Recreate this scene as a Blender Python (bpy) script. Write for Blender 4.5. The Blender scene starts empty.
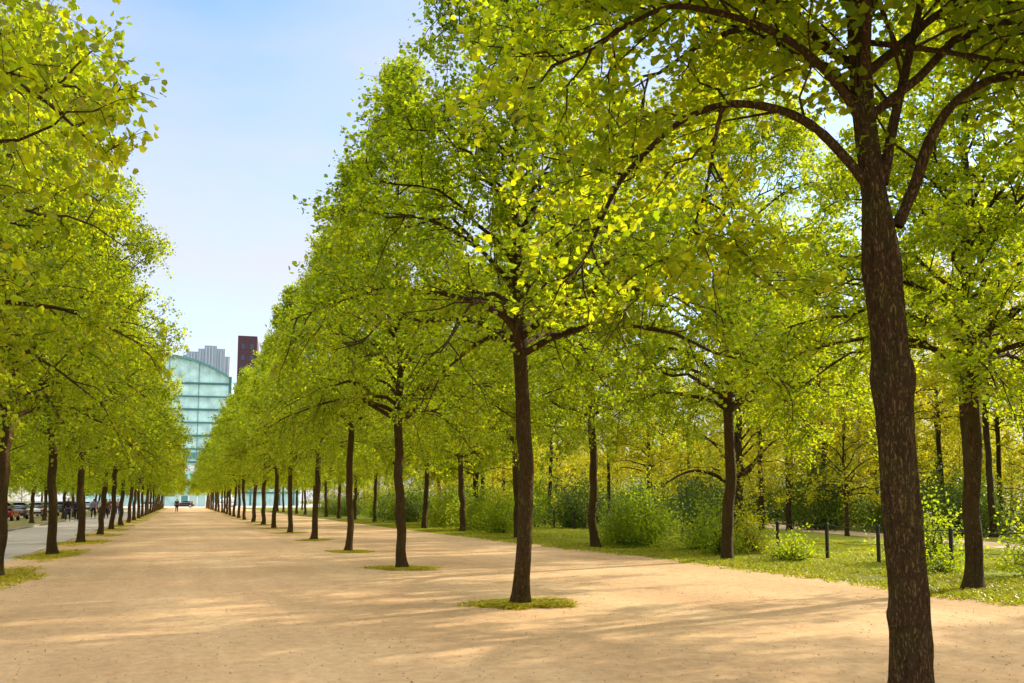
import bpy, bmesh, math, random
import numpy as np
from mathutils import Vector, noise as mnoise

scene = bpy.context.scene
COL = scene.collection
R = math.radians
PI = math.pi

# ------------------------------------------------------------------ camera / world / light
cam_d = bpy.data.cameras.new('camera')
cam = bpy.data.objects.new('camera', cam_d)
COL.objects.link(cam)
cam.location = (0, 0, 1.6)
cam.rotation_euler = (R(90 + 5.4), 0, R(-21.19))
cam_d.sensor_width = 36
cam_d.lens = 29.883
cam_d.shift_y = 0.0768
cam_d.clip_end = 6000
cam_d.clip_start = 0.05
scene.camera = cam

SUN_EL, SUN_AZ = R(24), R(77)          # azimuth clockwise from +Y
w = bpy.data.worlds.new('World')
scene.world = w
w.use_nodes = True
nt = w.node_tree
bg = nt.nodes['Background']
sky = nt.nodes.new('ShaderNodeTexSky')
sky.sky_type = 'NISHITA'
sky.sun_disc = False
sky.sun_elevation = SUN_EL
sky.sun_rotation = SUN_AZ
sky.altitude = 50
sky.air_density = 1.0
sky.dust_density = 0.35
sky.ozone_density = 3.5
# thin high cloud veil, laid out by direction
tc = nt.nodes.new('ShaderNodeTexCoord')
mp = nt.nodes.new('ShaderNodeMapping')
mp.inputs['Scale'].default_value = (1.2, 1.2, 3.0)
nz = nt.nodes.new('ShaderNodeTexNoise')
nz.inputs['Scale'].default_value = 2.1
nz.inputs['Detail'].default_value = 4
nz.inputs['Roughness'].default_value = 0.45
cr = nt.nodes.new('ShaderNodeValToRGB')
cr.color_ramp.elements[0].position = 0.34
cr.color_ramp.elements[0].color = (0.08, 0.08, 0.08, 1)
cr.color_ramp.elements[1].position = 0.68
cr.color_ramp.elements[1].color = (0.88, 0.88, 0.88, 1)
mx = nt.nodes.new('ShaderNodeMixRGB')
mx.inputs[2].default_value = (2.2, 2.2, 2.55, 1)
nt.links.new(tc.outputs['Generated'], mp.inputs[0])
nt.links.new(mp.outputs[0], nz.inputs[0])
nt.links.new(nz.outputs[0], cr.inputs[0])
nt.links.new(cr.outputs[0], mx.inputs[0])
nt.links.new(sky.outputs[0], mx.inputs[1])
# bright broken cloud added high overhead, out of view, to lift the fill light
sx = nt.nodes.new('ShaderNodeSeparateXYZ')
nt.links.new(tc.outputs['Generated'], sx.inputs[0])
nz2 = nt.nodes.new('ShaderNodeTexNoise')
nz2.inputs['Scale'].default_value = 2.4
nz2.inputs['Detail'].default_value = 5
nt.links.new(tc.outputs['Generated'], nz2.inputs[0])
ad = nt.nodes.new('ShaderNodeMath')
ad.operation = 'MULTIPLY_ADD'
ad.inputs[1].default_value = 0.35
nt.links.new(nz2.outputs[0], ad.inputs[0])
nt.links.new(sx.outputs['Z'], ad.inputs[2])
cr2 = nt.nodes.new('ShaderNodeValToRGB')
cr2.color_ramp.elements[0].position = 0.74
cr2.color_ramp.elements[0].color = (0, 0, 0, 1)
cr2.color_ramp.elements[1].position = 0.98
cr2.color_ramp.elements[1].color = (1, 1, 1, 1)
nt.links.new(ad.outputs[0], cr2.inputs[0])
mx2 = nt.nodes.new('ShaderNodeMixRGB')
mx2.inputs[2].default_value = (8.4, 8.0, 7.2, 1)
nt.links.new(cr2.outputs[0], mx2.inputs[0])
cr3 = nt.nodes.new('ShaderNodeValToRGB')
cr3.color_ramp.elements[0].position = 0.02
cr3.color_ramp.elements[0].color = (0.85, 0.85, 0.85, 1)
cr3.color_ramp.elements[1].position = 0.40
cr3.color_ramp.elements[1].color = (0, 0, 0, 1)
mx3 = nt.nodes.new('ShaderNodeMixRGB')
mx3.inputs[2].default_value = (2.45, 2.42, 2.62, 1)
nt.links.new(sx.outputs['Z'], cr3.inputs[0])
nt.links.new(cr3.outputs[0], mx3.inputs[0])
nt.links.new(mx.outputs[0], mx3.inputs[1])
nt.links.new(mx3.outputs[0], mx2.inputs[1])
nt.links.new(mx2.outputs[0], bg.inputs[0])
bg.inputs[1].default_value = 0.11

sd = bpy.data.lights.new('sun', 'SUN')
sd.energy = 2.5
sd.angle = R(0.8)
sd.color = (1.0, 0.86, 0.62)
sun = bpy.data.objects.new('sun', sd)
COL.objects.link(sun)
dirv = Vector((math.sin(SUN_AZ) * math.cos(SUN_EL), math.cos(SUN_AZ) * math.cos(SUN_EL), math.sin(SUN_EL)))
sun.rotation_euler = dirv.to_track_quat('Z', 'Y').to_euler()
sun.location = dirv * 50

vs = scene.view_settings
vs.view_transform = 'Standard'
vs.look = 'None'
vs.exposure = 1.8
vs.gamma = 1.0
cy = scene.cycles
cy.max_bounces = 10
cy.diffuse_bounces = 6
cy.glossy_bounces = 2
cy.transmission_bounces = 8
cy.transparent_max_bounces = 4
cy.caustics_reflective = False
cy.caustics_refractive = False
cy.sample_clamp_indirect = 6.0


# ------------------------------------------------------------------ materials
def new_mat(name):
    m = bpy.data.materials.new(name)
    m.use_nodes = True
    t = m.node_tree
    t.nodes.clear()
    out = t.nodes.new('ShaderNodeOutputMaterial')
    return m, t, out


def node(t, typ, **kw):
    n = t.nodes.new(typ)
    for k, v in kw.items():
        if k.startswith('_'):
            setattr(n, k[1:], v)
        else:
            n.inputs[k.replace('__', ' ')].default_value = v
    return n


def ramp(t, stops):
    n = t.nodes.new('ShaderNodeValToRGB')
    e = n.color_ramp.elements
    while len(e) < len(stops):
        e.new(0.5)
    for el, (p, c) in zip(e, stops):
        el.position = p
        el.color = (*c, 1)
    return n


def simple(name, col, rough=0.6, metal=0.0, var=0.12, scale=6.0, spec=0.4):
    m, t, out = new_mat(name)
    p = node(t, 'ShaderNodeBsdfPrincipled', Roughness=rough, Metallic=metal)
    p.inputs['Specular IOR Level'].default_value = spec
    tcn = t.nodes.new('ShaderNodeTexCoord')
    n = node(t, 'ShaderNodeTexNoise', Scale=scale, Detail=3)
    c = np.array(col)
    r = ramp(t, [(0.3, tuple(c * (1 - var))), (0.7, tuple(np.minimum(c * (1 + var), 1)))])
    t.links.new(tcn.outputs['Object'], n.inputs['Vector'])
    t.links.new(n.outputs[0], r.inputs[0])
    t.links.new(r.outputs[0], p.inputs['Base Color'])
    t.links.new(p.outputs[0], out.inputs[0])
    return m


def leaf_mat(name, stops, tstops, tfac=0.5, rough=0.5):
    m, t, out = new_mat(name)
    geo = t.nodes.new('ShaderNodeNewGeometry')
    oi = t.nodes.new('ShaderNodeObjectInfo')
    add = node(t, 'ShaderNodeMath', _operation='MULTIPLY_ADD')
    add.inputs[1].default_value = 0.75
    sc = node(t, 'ShaderNodeMath', _operation='MULTIPLY')
    sc.inputs[1].default_value = 0.25
    t.links.new(oi.outputs['Random'], sc.inputs[0])
    t.links.new(geo.outputs['Random Per Island'], add.inputs[0])
    tcn = t.nodes.new('ShaderNodeTexCoord')
    cn = node(t, 'ShaderNodeTexNoise', Scale=0.9, Detail=2)
    t.links.new(tcn.outputs['Object'], cn.inputs['Vector'])
    cm = node(t, 'ShaderNodeMath', _operation='MULTIPLY_ADD')
    cm.inputs[1].default_value = 0.7
    cm.inputs[2].default_value = -0.35
    t.links.new(cn.outputs[0], cm.inputs[0])
    ca = node(t, 'ShaderNodeMath', _operation='ADD')
    t.links.new(cm.outputs[0], ca.inputs[0])
    t.links.new(sc.outputs[0], ca.inputs[1])
    t.links.new(ca.outputs[0], add.inputs[2])
    r1 = ramp(t, stops)
    r2 = ramp(t, tstops)
    t.links.new(add.outputs[0], r1.inputs[0])
    t.links.new(add.outputs[0], r2.inputs[0])
    p = node(t, 'ShaderNodeBsdfPrincipled', Roughness=rough)
    p.inputs['Specular IOR Level'].default_value = 0.3
    tr = t.nodes.new('ShaderNodeBsdfTranslucent')
    t.links.new(r1.outputs[0], p.inputs['Base Color'])
    t.links.new(r2.outputs[0], tr.inputs['Color'])
    mix = node(t, 'ShaderNodeMixShader', Fac=tfac)
    t.links.new(p.outputs[0], mix.inputs[1])
    t.links.new(tr.outputs[0], mix.inputs[2])
    t.links.new(mix.outputs[0], out.inputs[0])
    return m


M_LEAF = leaf_mat('linden_leaf',
                  [(0.0, (0.050, 0.095, 0.006)), (0.5, (0.105, 0.155, 0.006)), (1.0, (0.180, 0.205, 0.007))],
                  [(0.0, (0.28, 0.43, 0.007)), (0.5, (0.50, 0.60, 0.007)), (1.0, (0.74, 0.72, 0.009))], 0.62)
M_LEAFY = leaf_mat('forest_leaf',
                   [(0.0, (0.07, 0.11, 0.005)), (0.5, (0.13, 0.155, 0.005)), (1.0, (0.19, 0.185, 0.006))],
                   [(0.0, (0.42, 0.48, 0.008)), (0.5, (0.66, 0.62, 0.008)), (1.0, (0.80, 0.64, 0.01))], 0.58)
M_BUSH = leaf_mat('bush_leaf',
                  [(0.0, (0.065, 0.115, 0.008)), (0.5, (0.125, 0.175, 0.008)), (1.0, (0.19, 0.22, 0.010))],
                  [(0.0, (0.28, 0.44, 0.010)), (0.6, (0.46, 0.56, 0.012)), (1.0, (0.62, 0.66, 0.016))], 0.55)
M_DARK = leaf_mat('evergreen_leaf',
                  [(0.0, (0.020, 0.046, 0.006)), (0.6, (0.042, 0.080, 0.008)), (1.0, (0.070, 0.115, 0.010))],
                  [(0.0, (0.10, 0.18, 0.012)), (1.0, (0.26, 0.36, 0.016))], 0.4, 0.45)
M_GRASS = leaf_mat('grass_blade',
                   [(0.0, (0.17, 0.20, 0.006)), (0.5, (0.30, 0.30, 0.008)), (1.0, (0.46, 0.38, 0.012))],
                   [(0.0, (0.24, 0.36, 0.015)), (0.5, (0.40, 0.46, 0.018)), (1.0, (0.55, 0.50, 0.03))], 0.4)
M_FOOT = leaf_mat('dry_grass_blade',
                  [(0.0, (0.32, 0.30, 0.008)), (0.5, (0.48, 0.42, 0.012)), (1.0, (0.60, 0.48, 0.02))],
                  [(0.0, (0.36, 0.38, 0.015)), (0.5, (0.52, 0.48, 0.018)), (1.0, (0.62, 0.50, 0.03))], 0.2)


def bark_mat(name, c0, c1, c2, moss, bump=0.5, zs=0.26):
    m, t, out = new_mat(name)
    tcn = t.nodes.new('ShaderNodeTexCoord')
    mpn = node(t, 'ShaderNodeMapping')
    mpn.inputs['Scale'].default_value = (1, 1, zs)
    t.links.new(tcn.outputs['Object'], mpn.inputs[0])
    n1 = node(t, 'ShaderNodeTexNoise', Scale=20.0, Detail=9, Roughness=0.68)
    t.links.new(mpn.outputs[0], n1.inputs['Vector'])
    v = node(t, 'ShaderNodeTexVoronoi', Scale=48.0)
    v.feature = 'DISTANCE_TO_EDGE'
    nw = node(t, 'ShaderNodeMixRGB', Fac=0.12)
    t.links.new(mpn.outputs[0], nw.inputs[1])
    t.links.new(n1.outputs['Color'], nw.inputs[2])
    t.links.new(nw.outputs[0], v.inputs['Vector'])
    r = ramp(t, [(0.25, c0), (0.5, c1), (0.75, c2)])
    t.links.new(n1.outputs[0], r.inputs[0])
    n2 = node(t, 'ShaderNodeTexNoise', Scale=3.2, Detail=5, Roughness=0.7)
    t.links.new(tcn.outputs['Object'], n2.inputs['Vector'])
    rm = ramp(t, [(0.48, (0, 0, 0)), (0.68, (1, 1, 1))])
    t.links.new(n2.outputs[0], rm.inputs[0])
    mixm = node(t, 'ShaderNodeMixRGB')
    mixm.inputs[2].default_value = (*moss, 1)
    t.links.new(rm.outputs[0], mixm.inputs[0])
    t.links.new(r.outputs[0], mixm.inputs[1])
    # pale lichen flecks
    n3 = node(t, 'ShaderNodeTexNoise', Scale=55.0, Detail=3, Roughness=0.6)
    t.links.new(tcn.outputs['Object'], n3.inputs['Vector'])
    rl = ramp(t, [(0.64, (0, 0, 0)), (0.78, (0.22, 0.22, 0.22))])
    t.links.new(n3.outputs[0], rl.inputs[0])
    mixl = node(t, 'ShaderNodeMixRGB')
    mixl.inputs[2].default_value = (0.16, 0.13, 0.07, 1)
    t.links.new(rl.outputs[0], mixl.inputs[0])
    t.links.new(mixm.outputs[0], mixl.inputs[1])
    p = node(t, 'ShaderNodeBsdfPrincipled', Roughness=0.9)
    p.inputs['Specular IOR Level'].default_value = 0.2
    rv = ramp(t, [(0.0, (0, 0, 0)), (0.22, (1, 1, 1))])
    t.links.new(v.outputs['Distance'], rv.inputs[0])
    rf = ramp(t, [(0.0, (0.50, 0.46, 0.42)), (0.16, (1, 1, 1))])
    t.links.new(v.outputs['Distance'], rf.inputs[0])
    mf = node(t, 'ShaderNodeMixRGB', Fac=0.9, _blend_type='MULTIPLY')
    t.links.new(mixl.outputs[0], mf.inputs[1])
    t.links.new(rf.outputs[0], mf.inputs[2])
    t.links.new(mf.outputs[0], p.inputs['Base Color'])
    mul = node(t, 'ShaderNodeMath', _operation='ADD')
    t.links.new(rv.outputs[0], mul.inputs[0])
    t.links.new(n1.outputs[0], mul.inputs[1])
    b = node(t, 'ShaderNodeBump', Strength=bump, Distance=0.03)
    t.links.new(mul.outputs[0], b.inputs['Height'])
    t.links.new(b.outputs[0], p.inputs['Normal'])
    t.links.new(p.outputs[0], out.inputs[0])
    return m


M_BARK = bark_mat('linden_bark', (0.085, 0.048, 0.018), (0.145, 0.086, 0.031), (0.178, 0.112, 0.042), (0.15, 0.118, 0.028), 1.0)
M_BARKF = bark_mat('forest_bark', (0.026, 0.015, 0.006), (0.064, 0.036, 0.014), (0.12, 0.070, 0.028), (0.07, 0.06, 0.015), 0.6)


def gravel_mat():
    m, t, out = new_mat('gravel')
    tcn = t.nodes.new('ShaderNodeTexCoord')
    n1 = node(t, 'ShaderNodeTexNoise', Scale=0.35, Detail=5, Roughness=0.6)
    n2 = node(t, 'ShaderNodeTexNoise', Scale=7.0, Detail=6, Roughness=0.75)
    n3 = node(t, 'ShaderNodeTexNoise', Scale=90.0, Detail=3, Roughness=0.7)
    mpn = node(t, 'ShaderNodeMapping')
    mpn.inputs['Scale'].default_value = (1.0, 0.35, 1.0)
    t.links.new(tcn.outputs['Object'], mpn.inputs[0])
    t.links.new(mpn.outputs[0], n1.inputs['Vector'])
    for n in (n2, n3):
        t.links.new(tcn.outputs['Object'], n.inputs['Vector'])
    r1 = ramp(t, [(0.28, (0.44, 0.285, 0.160)), (0.5, (0.535, 0.362, 0.208)), (0.72, (0.62, 0.448, 0.268))])
    t.links.new(n1.outputs[0], r1.inputs[0])
    r2 = ramp(t, [(0.3, (0.80, 0.76, 0.72)), (0.6, (1.06, 1.05, 1.04))])
    t.links.new(n2.outputs[0], r2.inputs[0])
    r3 = ramp(t, [(0.30, (0.76, 0.73, 0.70)), (0.45, (0.99, 0.99, 0.99)), (0.72, (1.08, 1.08, 1.08))])
    t.links.new(n3.outputs[0], r3.inputs[0])
    m1 = node(t, 'ShaderNodeMixRGB', Fac=1.0, _blend_type='MULTIPLY')
    m2 = node(t, 'ShaderNodeMixRGB', Fac=1.0, _blend_type='MULTIPLY')
    t.links.new(r1.outputs[0], m1.inputs[1])
    t.links.new(r2.outputs[0], m1.inputs[2])
    mp4 = node(t, 'ShaderNodeMapping')
    mp4.inputs['Scale'].default_value = (1.6, 0.05, 1.0)
    mp4.inputs['Rotation'].default_value = (0, 0, 0.03)
    t.links.new(tcn.outputs['Object'], mp4.inputs[0])
    n4 = node(t, 'ShaderNodeTexNoise', Scale=1.6, Detail=3)
    t.links.new(mp4.outputs[0], n4.inputs['Vector'])
    r4 = ramp(t, [(0.35, (0.96, 0.955, 0.95)), (0.62, (1.02, 1.02, 1.02))])
    t.links.new(n4.outputs[0], r4.inputs[0])
    m4 = node(t, 'ShaderNodeMixRGB', Fac=1.0, _blend_type='MULTIPLY')
    t.links.new(m1.outputs[0], m4.inputs[1])
    t.links.new(r4.outputs[0], m4.inputs[2])
    t.links.new(m4.outputs[0], m2.inputs[1])
    t.links.new(r3.outputs[0], m2.inputs[2])
    p = node(t, 'ShaderNodeBsdfPrincipled', Roughness=0.95)
    p.inputs['Specular IOR Level'].default_value = 0.15
    t.links.new(m2.outputs[0], p.inputs['Base Color'])
    b = node(t, 'ShaderNodeBump', Strength=0.35, Distance=0.02)
    s = node(t, 'ShaderNodeMath', _operation='ADD')
    t.links.new(n2.outputs[0], s.inputs[0])
    t.links.new(n3.outputs[0], s.inputs[1])
    t.links.new(s.outputs[0], b.inputs['Height'])
    t.links.new(b.outputs[0], p.inputs['Normal'])
    t.links.new(p.outputs[0], out.inputs[0])
    return m


def soil_mat(name, stops, sc1=0.8, sc2=14.0, bump=0.4):
    m, t, out = new_mat(name)
    tcn = t.nodes.new('ShaderNodeTexCoord')
    n1 = node(t, 'ShaderNodeTexNoise', Scale=sc1, Detail=6, Roughness=0.7)
    n2 = node(t, 'ShaderNodeTexNoise', Scale=sc2, Detail=5, Roughness=0.7)
    t.links.new(tcn.outputs['Object'], n1.inputs['Vector'])
    t.links.new(tcn.outputs['Object'], n2.inputs['Vector'])
    r = ramp(t, stops)
    t.links.new(n1.outputs[0], r.inputs[0])
    r2 = ramp(t, [(0.3, (0.7, 0.7, 0.7)), (0.7, (1.15, 1.15, 1.15))])
    t.links.new(n2.outputs[0], r2.inputs[0])
    mm = node(t, 'ShaderNodeMixRGB', Fac=1.0, _blend_type='MULTIPLY')
    t.links.new(r.outputs[0], mm.inputs[1])
    t.links.new(r2.outputs[0], mm.inputs[2])
    p = node(t, 'ShaderNodeBsdfPrincipled', Roughness=0.95)
    p.inputs['Specular IOR Level'].default_value = 0.15
    t.links.new(mm.outputs[0], p.inputs['Base Color'])
    b = node(t, 'ShaderNodeBump', Strength=bump, Distance=0.03)
    t.links.new(n2.outputs[0], b.inputs['Height'])
    t.links.new(b.outputs[0], p.inputs['Normal'])
    t.links.new(p.outputs[0], out.inputs[0])
    return m


M_GRAVEL = gravel_mat()
M_SOIL = soil_mat('park_soil', [(0.3, (0.10, 0.115, 0.012)), (0.55, (0.16, 0.165, 0.016)), (0.75, (0.24, 0.18, 0.05))])
M_LAWN = soil_mat('lawn_turf', [(0.3, (0.14, 0.18, 0.012)), (0.6, (0.21, 0.235, 0.016)), (0.8, (0.28, 0.25, 0.03))])
M_ASPHALT = soil_mat('pale_asphalt', [(0.3, (0.46, 0.40, 0.37)), (0.7, (0.56, 0.49, 0.45))], 0.5, 40.0, 0.15)
M_PATH = soil_mat('sandy_path', [(0.3, (0.44, 0.30, 0.20)), (0.7, (0.54, 0.40, 0.28))], 0.5, 20.0, 0.2)
M_KERB = simple('kerb_stone', (0.32, 0.30, 0.28), 0.85)
M_POST = simple('black_painted_steel', (0.012, 0.013, 0.014), 0.45)


# ------------------------------------------------------------------ mesh helpers
def mesh_np(name, verts, faces_by_n, mat, parent=None, smooth=False):
    """verts (N,3); faces_by_n: list of int arrays (F,k)"""
    me = bpy.data.meshes.new(name)
    verts = np.asarray(verts, dtype=np.float32)
    me.vertices.add(len(verts))
    me.vertices.foreach_set('co', verts.ravel())
    loops = np.concatenate([f.ravel() for f in faces_by_n if len(f)]).astype(np.int32)
    sizes = np.concatenate([np.full(len(f), f.shape[1], dtype=np.int32) for f in faces_by_n if len(f)])
    starts = np.concatenate([[0], np.cumsum(sizes)[:-1]]).astype(np.int32)
    me.loops.add(len(loops))
    me.loops.foreach_set('vertex_index', loops)
    me.polygons.add(len(sizes))
    me.polygons.foreach_set('loop_start', starts)
    me.polygons.foreach_set('use_smooth', np.full(len(sizes), smooth, dtype=bool))
    me.update(calc_edges=True)
    me.materials.append(mat)
    return me


def link(name, data, parent=None):
    o = bpy.data.objects.new(name, data)
    COL.objects.link(o)
    if parent is not None:
        o.parent = parent
    return o


def tag(o, label=None, cat=None, group=None, kind=None):
    if label:
        o['label'] = label
    if cat:
        o['category'] = cat
    if group:
        o['group'] = group
    if kind:
        o['kind'] = kind
    return o


def empty(name, loc=(0, 0, 0), rz=0.0):
    o = link(name, None)
    o.location = loc
    o.rotation_euler = (0, 0, rz)
    o.empty_display_size = 0.2
    return o


def copy_tree(o, parent=None):
    c = o.copy()
    COL.objects.link(c)
    if parent is not None:
        c.parent = parent
    for ch in list(o.children):
        copy_tree(ch, c)
    return c


class Wood:
    """collects tubes into one mesh"""
    def __init__(self):
        self.v = []
        self.q = []
        self.n = 0

    def tube(self, pts, rad, sides=6, cap=False, bump=None):
        pts = np.asarray(pts, float)
        rad = np.asarray(rad, float)
        n = len(pts)
        tan = np.gradient(pts, axis=0)
        tan /= np.linalg.norm(tan, axis=1)[:, None] + 1e-9
        ref = np.array([1.0, 0, 0]) if abs(tan[0][0]) < 0.8 else np.array([0, 1.0, 0])
        u = ref[None, :] - tan * (tan @ ref)[:, None]
        u /= np.linalg.norm(u, axis=1)[:, None] + 1e-9
        v = np.cross(tan, u)
        a = np.linspace(0, 2 * PI, sides, endpoint=False)
        rr = np.repeat(rad[:, None], sides, 1)
        if bump is not None:
            rr = bump(pts, a, rr)
        ring = pts[:, None, :] + rr[:, :, None] * (u[:, None, :] * np.cos(a)[None, :, None] + v[:, None, :] * np.sin(a)[None, :, None])
        self.v.append(ring.reshape(-1, 3))
        i = np.arange(n - 1)[:, None] * sides
        j = np.arange(sides)[None, :]
        k = (j + 1) % sides
        q = np.stack([i + j, i + k, i + sides + k, i + sides + j], -1).reshape(-1, 4) + self.n
        self.q.append(q)
        self.n += n * sides

    def mesh(self, name, mat):
        return mesh_np(name, np.concatenate(self.v), [np.concatenate(self.q)], mat, smooth=True)


HEART = np.array([[0, 0, 0], [0, 0.52, -0.02], [0, 1.0, -0.12], [-0.36, 0.02, 0.07], [-0.46, 0.46, 0.10], [0.36, 0.02, 0.07], [0.46, 0.46, 0.10]])
HEART_Q = np.array([[0, 1, 4, 3], [0, 5, 6, 1]])
HEART_T = np.array([[1, 2, 4], [1, 6, 2]])
DIAM = np.array([[0, 0, 0], [0.42, 0.45, 0.08], [0, 1.0, -0.08], [-0.42, 0.45, 0.08]])
DIAM_Q = np.array([[0, 1, 2, 3]])


def leaves_mesh(name, pos, size, rng, mat, heart=True, tilt=0.75, outward=None, droop=0.35):
    """one leaf per position; random heading, tilted off horizontal"""
    n = len(pos)
    az = rng.uniform(0, 2 * PI, n)
    if outward is not None:
        az = np.where(rng.uniform(size=n) < 0.6, np.arctan2(outward[:, 1], outward[:, 0]) + rng.normal(0, 0.8, n), az)
    pitch = -droop + rng.normal(0, tilt * 0.7, n)
    roll = rng.normal(0, tilt, n)
    y = np.stack([np.cos(az) * np.cos(pitch), np.sin(az) * np.cos(pitch), np.sin(pitch)], 1)
    side = np.stack([-np.sin(az), np.cos(az), np.zeros(n)], 1)
    nor = np.cross(side, y)
    x = side * np.cos(roll)[:, None] + nor * np.sin(roll)[:, None]
    z = np.cross(x, y)
    s = size * rng.uniform(0.5, 1.3, n)
    T = HEART if heart else DIAM
    V = pos[:, None, :] + s[:, None, None] * (T[None, :, 0:1] * x[:, None, :] + T[None, :, 1:2] * y[:, None, :] + T[None, :, 2:3] * z[:, None, :])
    k = len(T)
    off = (np.arange(n) * k)[:, None, None]
    if heart:
        fs = [(HEART_Q[None] + off).reshape(-1, 4), (HEART_T[None] + off).reshape(-1, 3)]
    else:
        fs = [(DIAM_Q[None] + off).reshape(-1, 4)]
    return mesh_np(name, V.reshape(-1, 3), fs, mat)


def bez(p0, p1, p2, n):
    t = np.linspace(0, 1, n)[:, None]
    return (1 - t) ** 2 * np.asarray(p0) + 2 * t * (1 - t) * np.asarray(p1) + t * t * np.asarray(p2)


def catmull(pts, n_per=5):
    P = np.asarray(pts, float)
    P = np.vstack([2 * P[0] - P[1], P, 2 * P[-1] - P[-2]])
    out = []
    for i in range(1, len(P) - 2):
        t = np.linspace(0, 1, n_per, endpoint=False)[:, None]
        a, b, c, d = P[i - 1], P[i], P[i + 1], P[i + 2]
        out.append(0.5 * ((2 * b) + (c - a) * t + (2 * a - 5 * b + 4 * c - d) * t ** 2 + (3 * b - a - 3 * c + d) * t ** 3))
    out.append(P[-2][None])
    return np.vstack(out)


def prof_cone(z, H, zb, Rm):
    u = np.clip((z - zb) / (H - zb), 0, 1)
    return Rm * (1 - u) ** 0.98


def prof_ovoid(z, H, zb, Rm):
    u = np.clip((z - zb) / (H - zb), 0, 1)
    return Rm * np.clip(1 - u ** 2.1, 0, 1) ** 0.75


def bark_bump(seed, burls, ridge=0.035, fissures=False):
    def f(pts, a, rr):
        out = rr.copy()
        for i, p in enumerate(pts):
            for j, th in enumerate(a):
                q = Vector((math.cos(th) * 1.5 + seed * 7.1, math.sin(th) * 1.5, p[2] * 1.3))
                d = 0.10 * mnoise.noise(q) + ridge * mnoise.noise(Vector((math.cos(th) * 6 + seed, math.sin(th) * 6, p[2] * 2.2)))
                if p[2] < 0.7:
                    d += 0.30 * math.exp(-max(p[2], 0) / 0.14) * max(0, math.sin(th * 4 + seed + 0.8 * math.sin(th * 2 + seed)))
                if fissures:
                    k_ = abs(mnoise.noise(Vector((math.cos(th) * 5.5 + 3, math.sin(th) * 5.5, p[2] * 1.6))))
                    d -= 0.075 * max(0, 0.16 - k_) / 0.16
                    d += 0.03 * mnoise.noise(Vector((math.cos(th) * 11, math.sin(th) * 11 + 5, p[2] * 9)))
                for (bz, ba, bw, bh) in burls:
                    da = (th - ba + PI) % (2 * PI) - PI
                    d += bh * math.exp(-((p[2] - bz) / bw) ** 2 - (da / 0.55) ** 2)
                out[i, j] *= 1 + d
        return out
    return f


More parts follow.
